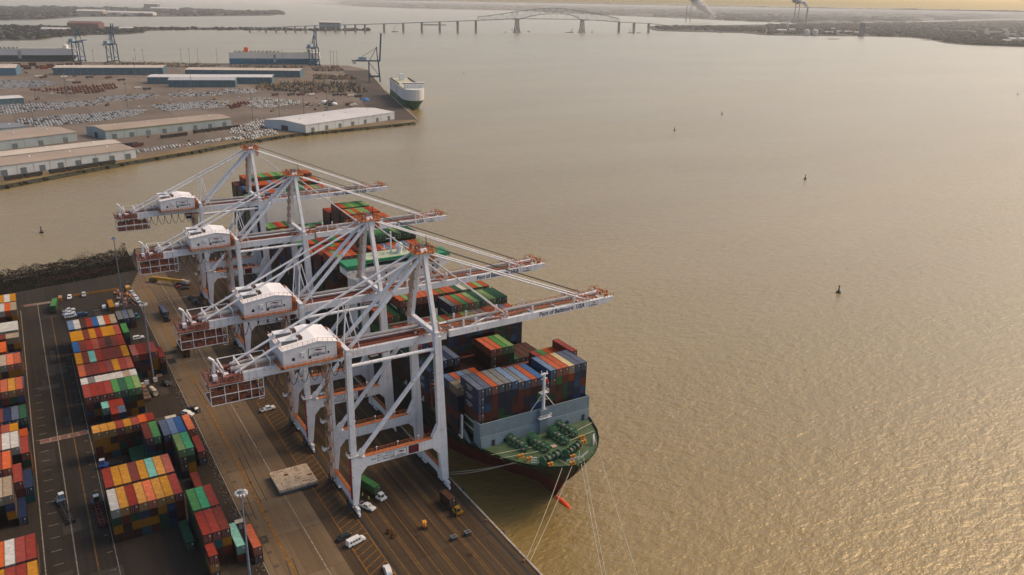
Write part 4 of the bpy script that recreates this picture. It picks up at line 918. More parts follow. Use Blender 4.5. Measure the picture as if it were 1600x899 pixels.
V('pickup','black',64.4,303.6,R(6),'dark van parked under the tail cage of the bow crane','van')
V('suv','white',39.8,300.6,R(-55),'white car with black pillars at the corner of the container block','car')
V('pickup','black',42.6,302.9,R(-60),'black pickup truck beside the white car near the container block','pickup')
V('car','red',64.6,454.6,R(-10),'dark red car parked beside the yellow mobile crane','car')
V('car','black',66.0,451.0,R(-8),'black car parked in front of the dark red car by the mobile crane','car')
V('suv','black',37.2,332.2,R(-75),'dark grey car parked by the white tank near the yard line','car')
V('suv','silver',40.2,455.6,R(-80),'silver car, first of three in file beside the apron edge','car')
V('suv','white',40.8,447.4,R(-80),'white car in the middle of the file of three beside the apron edge','car')
V('pickup','white',40.9,441.0,R(-78),'white pickup, last of the file of three beside the apron edge','pickup')
V('suv','white',11.0,463.2,R(-100),'white car parked at the end of the yellow barrier row','car')
V('suv','silver',17.8,464.2,R(-95),'silver blue car parked against the yellow barrier row','car')
for k, (x, y, a, c, kd) in enumerate(((9.2,442.5,12,'white','pickup'),(9.0,437.6,10,'white','pickup'),(9.6,433.2,8,'white','van'),(14.6,433.8,10,'blue','suv'))):
    V(kd, c, x, y, R(a), ['white pickup farthest of the cluster behind the pale blue container','white pickup in the middle of the cluster behind the pale blue container','long white van nearest the pale blue container','blue car beside the long white van behind the row of containers'][k], {'van':'van','pickup':'pickup','suv':'car'}[kd])
for k, x in enumerate((25.0,28.0,31.0)): V('suv','white',x,439.6,R(82),f'{["white","clean white","white"][k]} car parked behind the yellow container, {["first","middle","last"][k]} of three','car')
V('suv','white',34.2,388.6,R(5),'white car parked alone behind the lone green container stack','car')
V('suv','white',32.4,366.4,R(-85),'white car parked behind the red container stack','car')
V('suv','grey',35.3,366.0,R(-85),'grey car parked behind the red container stack beside a white one','car')

def tractor(x, y, rz, cabcol, roof, label, L=13.4, frame=None, load=None, loadlab=''):
    """terminal tractor with its skeletal trailer, nose along +X"""
    t = empty('terminal_tractor', (x, y, .02), rz, label, 'truck')
    cm = paint('cab_'+cabcol[0], cabcol[1], .45, .1)
    MB().box(-.3,2.6,-1.2,1.2,.55,1.25).box(.9,2.4,-1.15,.25,1.25,2.75).build('cab', cm, t)
    MB().box(.86,2.44,-1.2,.3,2.76,2.9).build('cab_roof', WHITE2 if roof else cm, t)
    MB().box(2.38,2.43,-1.05,.15,1.7,2.55).box(1.1,2.2,-1.19,-1.14,1.7,2.5).build('window', GLASS, t)
    MB().tube((.6,.8,1.2),(.6,.8,2.9),.12,6).build('exhaust', STEEL, t)
    fr = MB(); fm = frame or DARK
    for s in (-1, 1): fr.bar((0,s*.55,1.15),(-L,s*.55,1.15),.22,.36)
    for k in range(9): q = -.4-k*(L-.8)/8; fr.box(q-.14,q+.14,-1.2,1.2,1.02,1.2)
    fr.build('trailer_frame', fm, t)
    for q in (1.7,-1.2,-L+1.0,-L+2.3):
        for s in (-1, 1): MB().tube((q,s*.75,.5),(q,s*1.2,.5),.5,9).build('wheel', RUBBER, t)
    if load:
        v = Vector((-.75-6.1, 0, 1.4)); v.rotate(t.rotation_euler)
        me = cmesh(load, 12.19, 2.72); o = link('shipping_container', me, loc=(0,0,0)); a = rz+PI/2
        off = Vector((-.75, 0, 0)); off.rotate(t.rotation_euler)
        o.location = (x+off.x, y+off.y, 1.385); o.rotation_euler = (0,0,a)
        tag(o, loadlab, 'container', 'containers riding on yard trucks')
    return t
BLUEC = ('slate_blue', (.09,.14,.19)); WHITEC = ('white', (.6,.6,.58)); DKC = ('dark', (.03,.03,.035)); YLC = ('yellow', (.22,.12,.015))
tractor(-5.4,259.0,R(98),BLUEC,True,'slate blue yard tractor with white roof bar and empty skeletal trailer on the road')
tractor(3.7,252.4,R(93),DKC,True,'dark yard tractor with a rusty red trailer frame beside the stacked containers', frame=RUSTD)
tractor(4.4,455.8,R(82),DKC,False,'yard tractor under the green container by the STOP box', load='g', loadlab='green container riding on a truck beside the road stop box')
tractor(49.7,407.0,R(-88),DKC,False,'dark yard tractor hauling the slate grey container along the apron', load='s', loadlab='slate grey container riding on a truck along the yellow apron line')
tractor(49.3,369.0,R(92),DKC,False,'yard tractor hauling the maroon container along the apron', load='b', loadlab='maroon container riding on a truck on the apron beside the second crane')
tractor(81.6,213.6,R(-74),WHITEC,True,'white yard tractor under the bow crane hauling a green container', load='g', loadlab='green container riding on a truck between the legs of the bow crane')
tractor(99.5,195.0,R(-86),YLC,False,'yellow yard tractor near the quay edge hauling a short shadow-darkened red container', L=8, load=None)
o = link('shipping_container', cmesh('k', 6.06, 2.72), loc=(99.1,196.4,1.385), rz=R(4)); tag(o, 'short shadow-darkened red container riding on a yellow truck near the quay edge', 'container', 'containers riding on yard trucks')  # red box in a darker colour that paints in the crane's shadow
tractor(9.5,275.6,R(170),('bright_blue',(.04,.10,.30)),True,'blue and white truck parked against the short yellow stacks', L=5)
tractor(66.6,424,R(-86),DKC,False,'dark empty flat trailer and tractor beside the second crane', L=12)
tractor(36.6,417.6,R(-60),('teal',(.03,.16,.20)),False,'teal truck parked beside the grey containers near the light mast', L=9, frame=paint('teal_frame',(.03,.14,.18)))
# stacked hatch cover panels
hp_ = empty('hatch_panel_stack', (54.5,229.9,.02), 0, 'pair of tan steel ship hatch covers laid on the apron concrete', 'hatch cover')
m = MB().box(0,12.6,0,12.4,1.15,2.0); m.build('upper_panel', paint('tan_hatch_paint', (.40,.31,.22), .75, .25, .4, .3, (.13,.06,.035)), hp_)
m = MB()
rg = random.Random(8)
for k in range(6): m.box(k*2.4+.1,k*2.4+.4,-.03,.3,2.0,2.08); m.box(k*2.4+.1,k*2.4+.4,12.1,12.42,2.0,2.08)
for k in range(34): x = rg.uniform(.6,11.6); y = rg.uniform(.8,11.6); m.box(x,x+rg.choice((.18,.18,1.5)),y,y+rg.choice((.16,.16,.9)),2.0,2.07)
m.build('lashing_fitting', RUSTD, hp_)
m = MB().box(.2,12.4,.15,12.2,.25,.95); m.build('lower_panel', paint('blue_hatch_side', (.05,.08,.11), .7), hp_)
m = MB()
for x in (.6,6,11.4):
    for y in (.6,11): m.box(x,x+.7,y,y+.7,0,.25); m.box(x,x+.7,y,y+.7,.95,1.15)
m.build('support_block', DARK, hp_)
# mobile crane lying across the apron
mc = empty('mobile_crane', (66.2,457.2,.02), R(131), 'yellow mobile crane with boom lowered across the end of the apron', 'mobile crane')
YC = paint('crane_yellow', (.42,.22,.02), .55, .2)
MB().box(-3.4,3.4,-1.4,1.4,.8,1.7).build('carrier', DARK, mc); MB().box(-3.6,-.2,-1.3,1.3,1.7,3.2).build('counterweight', STEEL, mc); MB().box(-.1,1.6,-1.4,-.3,1.7,3.3).build('operator_cab', WHITE2, mc)
MB().bar((-2,.3,3.0),(20,.3,2.4),1.0,1.2).bar((8,.3,2.7),(20,.3,2.4),1.3,1.5).build('boom', YC, mc)
m = MB().box(17.5,21.5,-1.0,1.6,.4,2.4); m.build('boom_cradle', paint('dark_yellow', (.12,.08,.02)), mc)
for q in (-2.6,-1.1,1.1,2.6):
    for s in (-1, 1): MB().tube((q,s*.95,.55),(q,s*1.45,.55),.55,9).build('wheel', RUBBER, mc)
# high light masts
def mast(x, y, h, label):
    t = empty('light_mast', (x, y, .01), 0, label, 'light mast', 'high light masts of the container yard')
    MB().tube((0,0,0),(0,0,h),.42,10,r2=.16).build('pole', paint('mast_steel', (.16,.19,.23), .5), t); MB().box(-.6,.6,-.6,.6,0,.5).build('footing', conc_f, t)
    MB().tube((0,0,h-.4),(0,0,h),1.05,12).tube((0,0,h),(0,0,h+.7),.6,8).build('lamp_ring', STEEL, t)
    for k in range(10):
        a = 2*PI*k/10; MB().box(-.24,.24,-.2,.2,-.3,.2).build('floodlight', WHITE2, t, (1.32*math.cos(a), 1.32*math.sin(a), h-.2)).rotation_euler = (0, 0, a)
conc_f = paint('concrete_footing', (.25,.22,.18), .9)
mast(33.9,182.0,35.5,'tall light mast with ring head nearest the camera, by the orange container')
mast(33.5,341.0,33.0,'tall light mast rising in front of the red container stack')
mast(33.2,430.6,38.0,'tall slim light mast farthest away, in front of the brush bank')
# loose yard gear
bar = empty('barrier_row', (13,466.8,.01), 0, 'long low row of yellow brown barriers closing off the end of the yard', 'barrier')
m = MB()
for k in range(11): m.hexa([(k*2.0,-.35,0),(k*2.0+1.9,-.35,0),(k*2.0+1.9,.35,0),(k*2.0,.35,0)],[(k*2.0,-.12,1),(k*2.0+1.9,-.12,1),(k*2.0+1.9,.12,1),(k*2.0,.12,1)])
m.build('barrier_block', paint('barrier_yellow', (.26,.12,.025), .8, .4), bar)
def boxbin(x, y, w, d, h, mat, label, cat, name='gear_bin', rz=0):
    t = empty(name, (x, y, .01), rz, label, cat); m = MB().box(-w/2,w/2,-d/2,d/2,.12,h); m.build('tub', mat, t)
    r_ = MB().box(-w/2-.06,w/2+.06,-d/2-.06,-d/2+.08,h,h+.1).box(-w/2-.06,w/2+.06,d/2-.08,d/2+.06,h,h+.1).box(-w/2-.06,-w/2+.08,-d/2+.08,d/2-.08,h,h+.1).box(w/2-.08,w/2+.06,-d/2+.08,d/2-.08,h,h+.1); r_.build('rim', STEEL, t)
    f = MB()
    for sx in (-1, 1):
        for sy in (-1, 1): f.box(sx*(w/2-.2)-.1,sx*(w/2-.2)+.1,sy*(d/2-.2)-.1,sy*(d/2-.2)+.1,0,.12)
    f.build('foot', DARK, t); return t
OB = paint('bin_orange', (.45,.16,.03), .7, .3); BB = paint('bin_brown', (.13,.06,.025), .8, .3)
for k in range(4): boxbin(28.0+.15*k,330.0-3.1*k,2.3,2.6,2.3-.25*k,[OB,BB,BB,BB][k],['orange gear bin at the head of the bin row by the green stacks','brown gear bin just before the orange one','brown gear bin, third of the row by the green stacks','brown gear bin nearest the short yellow stacks'][k],'gear bin')
boxbin(35.6,338.6,2.0,2.2,1.8,BB,'brown gear bin beside the dark grey car','gear bin'); boxbin(39.2,464.8,2.0,4.6,1.7,YELLOW,'yellow gear bin by the head of the parked file','gear bin'); boxbin(6.8,463.4,1.6,4.6,1.7,OB,'orange gear bin beside the STOP box','gear bin'); boxbin(40.2,470.2,1.0,1.0,2.4,BB,'small brown post box at the yard end','cabinet')
tk = empty('tank_container', (31.4,325.6,.02), R(-80), 'cream tank container in a dark frame by the gear bins', 'tank container')
MB().tube((-2.9,0,1.4),(2.9,0,1.4),1.12,14).build('tank', paint('tank_cream', (.52,.46,.33), .5), tk)
m = MB()
for x in (-3,3):
    for s in (-1,1): m.bar((x,s*1.15,0),(x,s*1.15,2.6),.16,.16)
    m.bar((x,-1.15,2.55),(x,1.15,2.55),.16,.16); m.bar((x,-1.15,.1),(x,1.15,.1),.16,.16)
for s in (-1,1): m.bar((-3,s*1.15,.1),(3,s*1.15,.1),.16,.16); m.bar((-3,s*1.15,2.55),(3,s*1.15,2.55),.14,.14)
m.build('frame', DARK, tk)
for k,(x,y) in enumerate(((30.4,336.4),(33.8,337.2),(28.6,334.6))): boxbin(x,y,1.5,1.3,1.6,WHITE2,['white cabinet at the foot of the middle light mast','white cabinet beside the mast and the brown bin','white cabinet closest to the green stacks'][k],'cabinet','white_cabinet')
def shed(x, y, w, d, h, label):
    t = empty('site_shed', (x, y, .01), 0, label, 'shed'); MB().box(-w/2,w/2,-d/2,d/2,0,h).build('wall', paint('shed_dark', (.06,.05,.05)), t); MB().box(-w/2-.2,w/2+.2,-d/2-.2,d/2+.2,h,h+.18).build('roof', paint('shed_roof', (.50,.44,.36), .7), t); MB().box(-.4,.4,-d/2-.03,-d/2,.05,h*.8).build('door', STEEL, t)
shed(33.2,296.6,3.4,3.0,2.5,'small shed with cream flat roof behind the blue containers'); shed(39.6,219.6,2.2,1.5,2.2,'small hut with white roof beside the orange container')
# row of scrap and pipes between barriers and mast
o = MB(); rg = random.Random(4)
for k in range(80): 
    x = rg.uniform(31.5,39); y = rg.uniform(436,462); s = rg.uniform(.3,1.3); o.box(x,x+s,y,y+s*rg.uniform(.5,3),.02,.2+rg.random()*1.2,rg.choice((0,0,1,2,3)))
tag(o.build('scrap_heap', [paint('scrap_pink', (.26,.15,.11), .8), BB, STEEL, OB], fix=False), 'jumble of scrap steel and dunnage between barrier and container row', 'scrap', kind='stuff')
# small things on the crane lanes
def spindle(x, y, label):
    t = empty('cable_spool', (x, y, .02), 0, label, 'cable spool'); MB().tube((0,-.5,.8),(0,.5,.8),.45,10).build('coil', BB, t)
    for s in (-.55,.55): MB().tube((0,s-.06,.8),(0,s+.06,.8),.8,14).build('flange', paint('spool_rust', (.16,.07,.03), .8), t)
spindle(77.4,195.2,'rusty cable spool on the crane lane, the farther of two'); spindle(77.7,192.6,'rusty cable spool on the crane lane, the nearer of two')
fk = empty('forklift', (87.6,192.4,.02), R(-100), 'yellow forklift standing on the crane lanes', 'forklift')
MB().box(-1.1,.9,-.6,.6,.35,1.1).build('body', OB, fk); m = MB()
for x in (-.7,.7):
    for s in (-.5,.5): m.bar((x,s,1.1),(x,s,2.1),.08,.08)
m.box(-.8,.8,-.58,.58,2.1,2.18); m.build('overhead_guard', YELLOW, fk); m = MB()
for s in (-.4,.4): m.bar((1.05,s,.1),(1.05,s,2.4),.12,.16); m.box(1.1,2.2,s-.07,s+.07,.08,.14)
m.build('lift_mast', DARK, fk)
for x in (-.7,.6):
    for s in (-1,1): MB().tube((x,s*.45,.32),(x,s*.65,.32),.32,9).build('wheel', RUBBER, fk)
for k,(x,y) in enumerate(((92.6,182.8),(97.2,182.8))): boxbin(x,y,1.7,1.3,1.2,paint('dark_bin', (.04,.045,.05)),['dark tool bin on the crane lanes, nearer the rail','dark tool bin on the crane lanes, nearer the quay edge'][k],'tool bin','tool_bin')

# ------------------------------------------------------------------ two dock workers
SKIN = paint('skin', (.35,.2,.14), .6); HIVIS = paint('high_visibility_yellow', (.55,.62,.03), .7); TROU = paint('dark_trousers', (.03,.035,.05), .8); HELM = paint('white_helmet', (.7,.7,.68), .4)
def person(x, y, rz, label, step):
    vs_ = [(0,0,.95),(0,0,1.15),(0,0,1.38),(0,0,1.5),(0,.02,1.62),(0,.03,1.74)]; ed = [(0,1),(1,2),(2,3),(3,4),(4,5)]; rd = [.15,.145,.17,.065,.085,.095]
    for s in (-1, 1):
        n = len(vs_); vs_ += [(s*.1,0,.88),(s*.11,s*step*.5,.5),(s*.11,s*step-.05,.09),(s*.11,s*step+.14,.05)]; ed += [(0,n),(n,n+1),(n+1,n+2),(n+2,n+3)]; rd += [.105,.07,.05,.045]
        n = len(vs_); vs_ += [(s*.2,0,1.42),(s*.27,-s*step*.3,1.14),(s*.27,.1-s*step*.4,.9),(s*.27,.14-s*step*.4,.82)]; ed += [(2,n),(n,n+1),(n+1,n+2),(n+2,n+3)]; rd += [.065,.048,.038,.035]
    me = bpy.data.meshes.new('person'); me.from_pydata(vs_, ed, [])
    o = link('person', me); m_ = o.modifiers.new('skin', 'SKIN'); m_.use_smooth_shade = True; sk = me.skin_vertices[0].data if me.skin_vertices else None
    if sk is None:
        import bmesh
        bm = bmesh.new(); bm.from_mesh(me); bm.verts.layers.skin.verify(); bm.to_mesh(me); bm.free(); sk = me.skin_vertices[0].data
    for i, r_ in enumerate(rd): sk[i].radius = (r_, r_)
    sk[0].use_root = True
    o.modifiers.new('sub', 'SUBSURF').levels = 1
    bpy.context.view_layer.update()
    m2 = bpy.data.meshes.new_from_object(o.evaluated_get(bpy.context.evaluated_depsgraph_get())); bpy.data.objects.remove(o)
    o = link('person', m2, loc=(x, y, .0), rz=rz); m2.materials.clear()
    for q in (SKIN, HIVIS, TROU): m2.materials.append(q)
    for p in m2.polygons:
        c = p.center; p.material_index = 0 if c.z > 1.52 or (c.z < .93 and abs(c.x) > .22) else (1 if c.z > .95 else 2); p.use_smooth = True
    hl = MB(); hl.dome((0,.03,1.73),.125,.14,10,4); hl.box(-.1,.1,.12,.2,1.73,1.745); hl.build('helmet', HELM, o)
    return tag(o, label, 'person', 'dock workers in high visibility jackets')
person(77.1,216.4,R(200),'worker in yellow jacket standing under the bow crane beside the green container truck',.05)
person(78.2,213.6,R(120),'worker in yellow jacket and white helmet walking toward the white pickup under the crane',.22)
# ------------------------------------------------------------------ far terminal across the basin
tg = ground('terminal_asphalt', (.165,.128,.10), (.215,.17,.135), 47, 63, .42, .12, joint=.004, big=.009, mortar=1.25)
P = lambda x, y, Z=0.: at(x, y, Z)
TP = [(-120,318),(0,291),(100,272),(200,253.5),(300,237),(380,222),(450,211),(560,200.5),(648,191.5),(654,187),(640,170),(600,140),(575,110),(545,103.2),(420,100.5),(300,99),(130,97.5),(0,97.5),(-140,97)]
tp = [P(x, y, -1)[:2] for x, y in TP]
struct(MB().prism(tp, -6, -.3, 'z', 0).build('terminal_ground', tg))
gs = MB()
for (a, b), k in zip(zip(TP, TP[1:]), range(9)):
    A, B = P(*a, -.9), P(*b, -.9); n = Vector((-(B-A).y, (B-A).x, 0)).normalized()
    gs.face([(A.x,A.y,-.29),(B.x,B.y,-.29),(B.x+n.x*16,B.y+n.y*16,-.28),(A.x+n.x*16,A.y+n.y*16,-.28)], 0)
    if k < 8: gs.face([(A.x-n.x*4,A.y-n.y*4,-3.8),(B.x-n.x*4,B.y-n.y*4,-3.8),(B.x,B.y,-.29),(A.x,A.y,-.29)], 1)
struct(gs.build('grass_verge', [paint('dry_verge', (.17,.115,.05), .95, .3, .03), paint('dark_riprap', (.03,.03,.018), .95, .4, .3)], fix=False))
o = MB(); rg = random.Random(2)
for (a, b), k in zip(zip(TP, TP[1:]), range(8)):
    A, B = P(*a, -.9), P(*b, -.9); n = int((B-A).length/3)
    for q in range(n): p = A+(B-A)*rg.random(); s = rg.uniform(.7,2.0); o.blob((p.x+rg.uniform(-2,2), p.y+rg.uniform(-3,1), -2.2), s*1.3, s, s, rg, 6, 4, .3)
tag(o.build('shore_scrub', BR[3], fix=False), 'dark scrub along the water edge of the far terminal', 'scrub', kind='stuff')
qp = MB()
A, B, Cc, D = P(652,187,0), P(600,140,0), P(575,110,0), P(545,103.2,0); 
for a, b in ((A,B),(B,Cc)):
    n = Vector((-(b-a).y, (b-a).x, 0)).normalized(); qp.face([(a.x,a.y,-.28),(b.x,b.y,-.28),(b.x+n.x*55,b.y+n.y*55,-.28),(a.x+n.x*55,a.y+n.y*55,-.28)])
struct(qp.build('terminal_quay_apron', ground('dark_terminal_apron', (.075,.06,.05), (.095,.075,.06), 30, 60, .3, .2), fix=False))
qk = MB()
for a, b in ((A,B),(B,Cc)): qk.bar((a.x,a.y,-.1),(b.x,b.y,-.1),1.2,.6)
struct(qk.build('terminal_quay_kerb', paint('tan_kerb', (.36,.26,.15), .9)))

def warehouse(c1, c2, back, h, label, wall, roof, ridge=2.0, doors=0, loc_band=None, docks=0):
    """c1,c2: photo points of the near wall's foot; back: depth in metres away from the camera"""
    A, B = P(*c1), P(*c2); A.z = B.z = -.28; d = (B-A); L = d.length; ang = math.atan2(d.y, d.x)
    t = empty('warehouse', A, ang, label, 'warehouse')
    D_ = back
    MB().prism([(0,0),(D_,0),(D_,h),(D_*.5,h+ridge),(0,h)], 0, L, 'x').build('wall', wall, t)
    rf = MB()
    rf.prism([(-.6,h-.05),(D_*.5,h+ridge+.05),(D_+.6,h-.05),(D_+.6,h+.35),(D_*.5,h+ridge+.45),(-.6,h+.35)], -.6, L+.6, 'x'); rf.build('roof', roof, t)
    vt = MB()
    for k in range(max(2, int(L/34))): x = (k+.5)*L/max(2, int(L/34)); vt.tube((x,D_*.42,h+ridge*.8),(x,D_*.42,h+ridge*.8+1.6),.9,7)
    vt.build('roof_vent', WHITE2, t)
    for k in range(doors):
        x = (k+.5)*L/doors; MB().box(x-2.6,x+2.6,-.14,-.02,.05,min(5.2,h*.66)).build('door', paint('warehouse_door', (.10,.12,.13), .7), t)
    MB().box(-.14,-.02,D_*.42,D_*.58,.05,h*.6).build('door', paint('warehouse_door_dark', (.03,.035,.04), .7), t)
    b = MB().box(.2,L-.2,-.1,-.01,h-1.5,h-.5) if loc_band else None
    if b: b.build('wall_band', loc_band, t)
    pd = MB()
    for k in range(int(L/14)): pd.box(k*14+6.8,k*14+7.1,-.16,-.02,.1,h-.1)
    pd.build('downpipe', STEEL, t)
    return t
WB = paint('shed_blue_grey', (.26,.30,.31), .7, .12, .06); WTEAL = paint('shed_teal', (.05,.11,.14), .7, .2, .05); WWH = paint('shed_white', (.42,.44,.45), .7, .1, .06)
RT = paint('roof_tan', (.30,.235,.185), .8, .12, .03); RW = paint('roof_white', (.50,.48,.47), .7, .08, .04); RP = paint('roof_pale', (.44,.38,.32), .8, .1, .04)
YG = paint('band_olive', (.22,.22,.10), .8)
warehouse((166,218),(362,196.5),46,9.6,'long blue grey warehouse with tan roof at the centre of the far terminal',WB,RT,2.2,8,YG)
warehouse((478,207.7),(616.5,186.2),72,9.4,'white roofed warehouse with five dark doors near the tip of the far terminal',WWH,RW,2.4,7)
warehouse((-40,281),(213,246.5),46,8.8,'long pale warehouse with brown roof nearest the basin shore',WWH,RT,1.4,9)
warehouse((-40,267),(190,239),26,10.2,'tan roofed warehouse wing behind the long shore warehouse',WB,RP,1.4,3)
warehouse((-40,240),(121.5,220),66,9.4,'blue grey warehouse with tan roof left of the central one',WB,RT,2.0,4)
warehouse((-30,214),(44,206.5),40,7,'low warehouse with slate roof at the frame side',WB,paint('roof_slate', (.17,.18,.20), .8),1,1)
warehouse((-30,165.5),(38,161.5),40,8,'small warehouse with white roof and blue wall among the car lots',WTEAL,RW,1.5,2)
warehouse((84,117.5),(255,117),70,14,'long dark teal warehouse below the first blue crane',WTEAL,RP,2,10)
warehouse((231,131.3),(425,131.3),60,12,'long dark warehouse with bright pale roof behind the short blue shed',WTEAL,RW,2,9)
warehouse((264,136.3),(368,136.3),28,12,'short blue shed with rounded pale roof in front of the long dark one',WTEAL,paint('roof_grey', (.36,.37,.38), .7),4,4)
warehouse((290,119.5),(469,121),60,13,'long dark teal warehouse in front of the blue car carrier',WTEAL,RP,2,10)
warehouse((-30,118.5),(26,117.8),60,14,'blue shed with pale roof under the container rows',paint('shed_blue', (.06,.15,.22), .7),RP,5,3)

# ---- parked vehicles on the terminal
E1 = Vector((.9099,.4149,0)); E2 = Vector((-.4149,.9099,0))
cbm = {}
def carmesh(col):
    if col in cbm: return cbm[col]
    m = MB(); m.hexa([(-2.3,-.9,.35),(2.3,-.9,.35),(2.3,.9,.35),(-2.3,.9,.35)],[(-2.25,-.86,.98),(2.2,-.86,.88),(2.2,.86,.88),(-2.25,.86,.98)])
    m.hexa([(-2.0,-.82,.98),(1.1,-.82,.95),(1.1,.82,.95),(-2.0,.82,.98)],[(-1.5,-.68,1.5),(.35,-.68,1.52),(.35,.68,1.52),(-1.5,.68,1.5)],1,0)
    for q in (-1.4,1.4):
        for s in (-1,1): m.tube((q,s*.7,.33),(q,s*.93,.33),.33,7,2)
    cbm[col] = m.mesh('parked_car', [CARP[col], GLASS, RUBBER]); return cbm[col]
def trmesh(key, c):
    if key in cbm: return cbm[key]
    m = MB(); p = paint('machine_'+key, c, .6, .15, 1); m.box(-.4,2.0,-.6,.6,.9,1.9,0); m.box(-1.8,-.3,-.8,.8,.9,2.0,0); m.box(-1.6,-.2,-.7,.7,2.0,2.9,1); m.box(-1.7,-.1,-.8,.8,2.9,3.05,0)
    for (x,r) in ((-1.2,.95),(1.5,.6)):
        for s in (-1,1): m.tube((x,s*.75,r),(x,s*1.15,r),r,9,2)
    cbm[key] = m.mesh('parked_tractor', [p, GLASS, RUBBER]); return cbm[key]
def exmesh(key, c):
    if key in cbm: return cbm[key]
    m = MB(); p = paint('machine_'+key, c, .6, .15, 1)
    for s in (-1,1): m.box(-2.2,2.2,s*1.2-.4,s*1.2+.4,.02,.95,2)
    m.box(-2.0,1.6,-1.3,1.3,1.0,2.3,0); m.box(.2,1.7,-1.3,-.2,2.3,3.2,1); m.bar((1.2,.4,2.0),(4.6,.4,4.6),.5,.7,0); m.bar((4.6,.4,4.6),(6.2,.4,1.4),.4,.6,0); m.box(5.6,6.8,-.2,1.0,.5,1.5,2)
    cbm[key] = m.mesh('parked_excavator', [p, GLASS, DARK]); return cbm[key]
pool = []
def lot(poly, rowstep, colstep, kinds, weights, fill, label, group, cat, name, ang=0, seed=0, jit=.3):
    """fill a photo-surveyed lot with rows along the terminal grid"""
    rg = random.Random(seed); W = [P(x, y, -.28) for x, y in poly]; o0 = W[0]
    uv = [((p-o0).dot(E1), (p-o0).dot(E2)) for p in W]
    def inside(u, v):
        c = False; n = len(uv)
        for i in range(n):
            (x1,y1),(x2,y2) = uv[i], uv[(i+1) % n]
            if (y1 > v) != (y2 > v) and u < (x2-x1)*(v-y1)/(y2-y1)+x1: c = not c
        return c
    u0, u1 = min(u for u, _ in uv), max(u for u, _ in uv); v0, v1 = min(v for _, v in uv), max(v for _, v in uv)
    v = v0+1; row = 0
    while v < v1:
        u = u0+1
        while u < u1:
            if inside(u, v) and rg.random() < fill:
                p = o0+E1*(u+rg.uniform(-jit,jit))+E2*(v+rg.uniform(-jit,jit)); k = rg.choices(kinds, weights)[0]
                pool.append(dict(p=p, k=k, rz=math.atan2(.4149,.9099)+R(ang)+rg.uniform(-.05,.05)+(PI if rg.random() < .1 else 0), lab=label, g=group, cat=cat, name=name, d=(p-CAM).length))
            u += colstep
        row += 1; v += rowstep if row % 2 else rowstep+2.4
    return
CK = ['c:white','c:silver','c:grey','c:black','c:red']
G1 = 'new cars parked in lots on the far terminal'
lot([(205,236),(243,231),(300,222),(365,215),(400,205),(432,200),(432,211),(395,217.5),(330,222.5),(255,233),(212,240)],7.0,3.7,CK,(7,2,1,1,.4),.82,'white or silver car in the shoreside lot before the far warehouses','cars in the shoreside lot before the far warehouses','car','parked_car',90,1)
lot([(356,203),(400,189),(432,187),(432,196),(398,203),(360,212)],7.0,3.7,CK,(7,2,1,1,.4),.8,'white or silver car in the lot between the two big far warehouses','cars between the two big far warehouses','car','parked_car',90,2)
lot([(25,187),(100,181),(228,170.5),(226,176),(200,184),(60,199),(28,195)],8,4.0,CK,(8,1,.4,1,.2),.9,'white vehicle in the long rows behind the central far warehouse','vehicles in rows behind the central far warehouse','car','parked_car',90,3)
lot([(-10,165),(150,158),(162,163),(90,171),(-10,180)],8,4.0,CK,(8,1,.4,1,.2),.9,'white vehicle in the rows at the frame side of the far terminal','vehicles in rows at the frame side','car','parked_car',90,4)
lot([(150,152),(240,147),(248,150),(205,157),(152,161)],8.2,4.2,CK,(8,1,.4,1,.2),.9,'white vehicle in the middle rows of the far terminal','vehicles in the middle rows','car','parked_car',90,5)
lot([(235,165),(320,158.5),(356,158),(356,168),(255,175)],8.2,4.2,CK,(8,1,.4,1,.2),.9,'white vehicle in the rows above the central far warehouse roof','vehicles in rows above the central warehouse','car','parked_car',90,6)
lot([(400,152),(467,158),(467,163),(402,170),(380,165)],8,4.0,CK,(6,3,2,2,.3),.85,'pale car in the rows behind the white roofed warehouse','cars behind the white roofed warehouse','car','parked_car',90,7)
lot([(-10,126),(70,127),(90,131),(60,137),(-10,140)],9,4,CK,(8,2,.4,1,.2),.9,'white vehicle in the distant rows under the blue shed','vehicles in the distant rows','car','parked_car',90,8)
lot([(260,148),(345,143),(345,150),(270,152)],8,3.6,CK,(6,3,2,2,.3),.8,'pale vehicle in the rows before the short blue shed','vehicles before the short blue shed','car','parked_car',90,9)
lot([(345,140),(400,139),(400,146),(350,147)],8,3.6,CK,(6,3,2,2,.3),.8,'white vehicle in the rows beside the machinery park','vehicles beside the machinery park','car','parked_car',90,10)
TK = ['t:red','t:orange','t:yellow','t:green']; EK = ['e:yellow','e:dark','e:orange','t:green','e:tan']
GM = 'farm and building machines on the far terminal'
lot([(46,141),(180,132),(186,137),(150,147),(95,147.5)],11,6.2,TK,(5,2,1.6,.4),.8,'red or yellow tractor in the dense machine rows of the far terminal','machines in the dense machine rows','tractor','parked_tractor',0,11)
lot([(350,166),(388,159),(392,164),(362,171)],8.5,6,['t:red'],(1,),.9,'dark red tractor in the block beside the central far warehouse','red tractors beside the central warehouse','tractor','parked_tractor',0,12)
lot([(400,134),(470,128),(560,131),(575,145),(480,146),(400,140)],9,6.5,EK,(2,7,1,2,2),.72,'yellow or dark digger in the machine park near the far quay','diggers in the machine park near the far quay','digger','parked_excavator',30,13,1.4)
lot([(485,104),(530,104),(540,112),(490,112)],11,8,EK,(2,5,1.5,3,2),.7,'machine in the park below the car carrier','machines below the car carrier','digger','parked_excavator',30,14,1.6)
lot([(360,103),(470,104),(480,108),(360,108)],14,11,EK,(1,5,1,3,1),.6,'dark machine in the strip along the car carrier','machines along the car carrier','digger','parked_excavator',10,15,2)
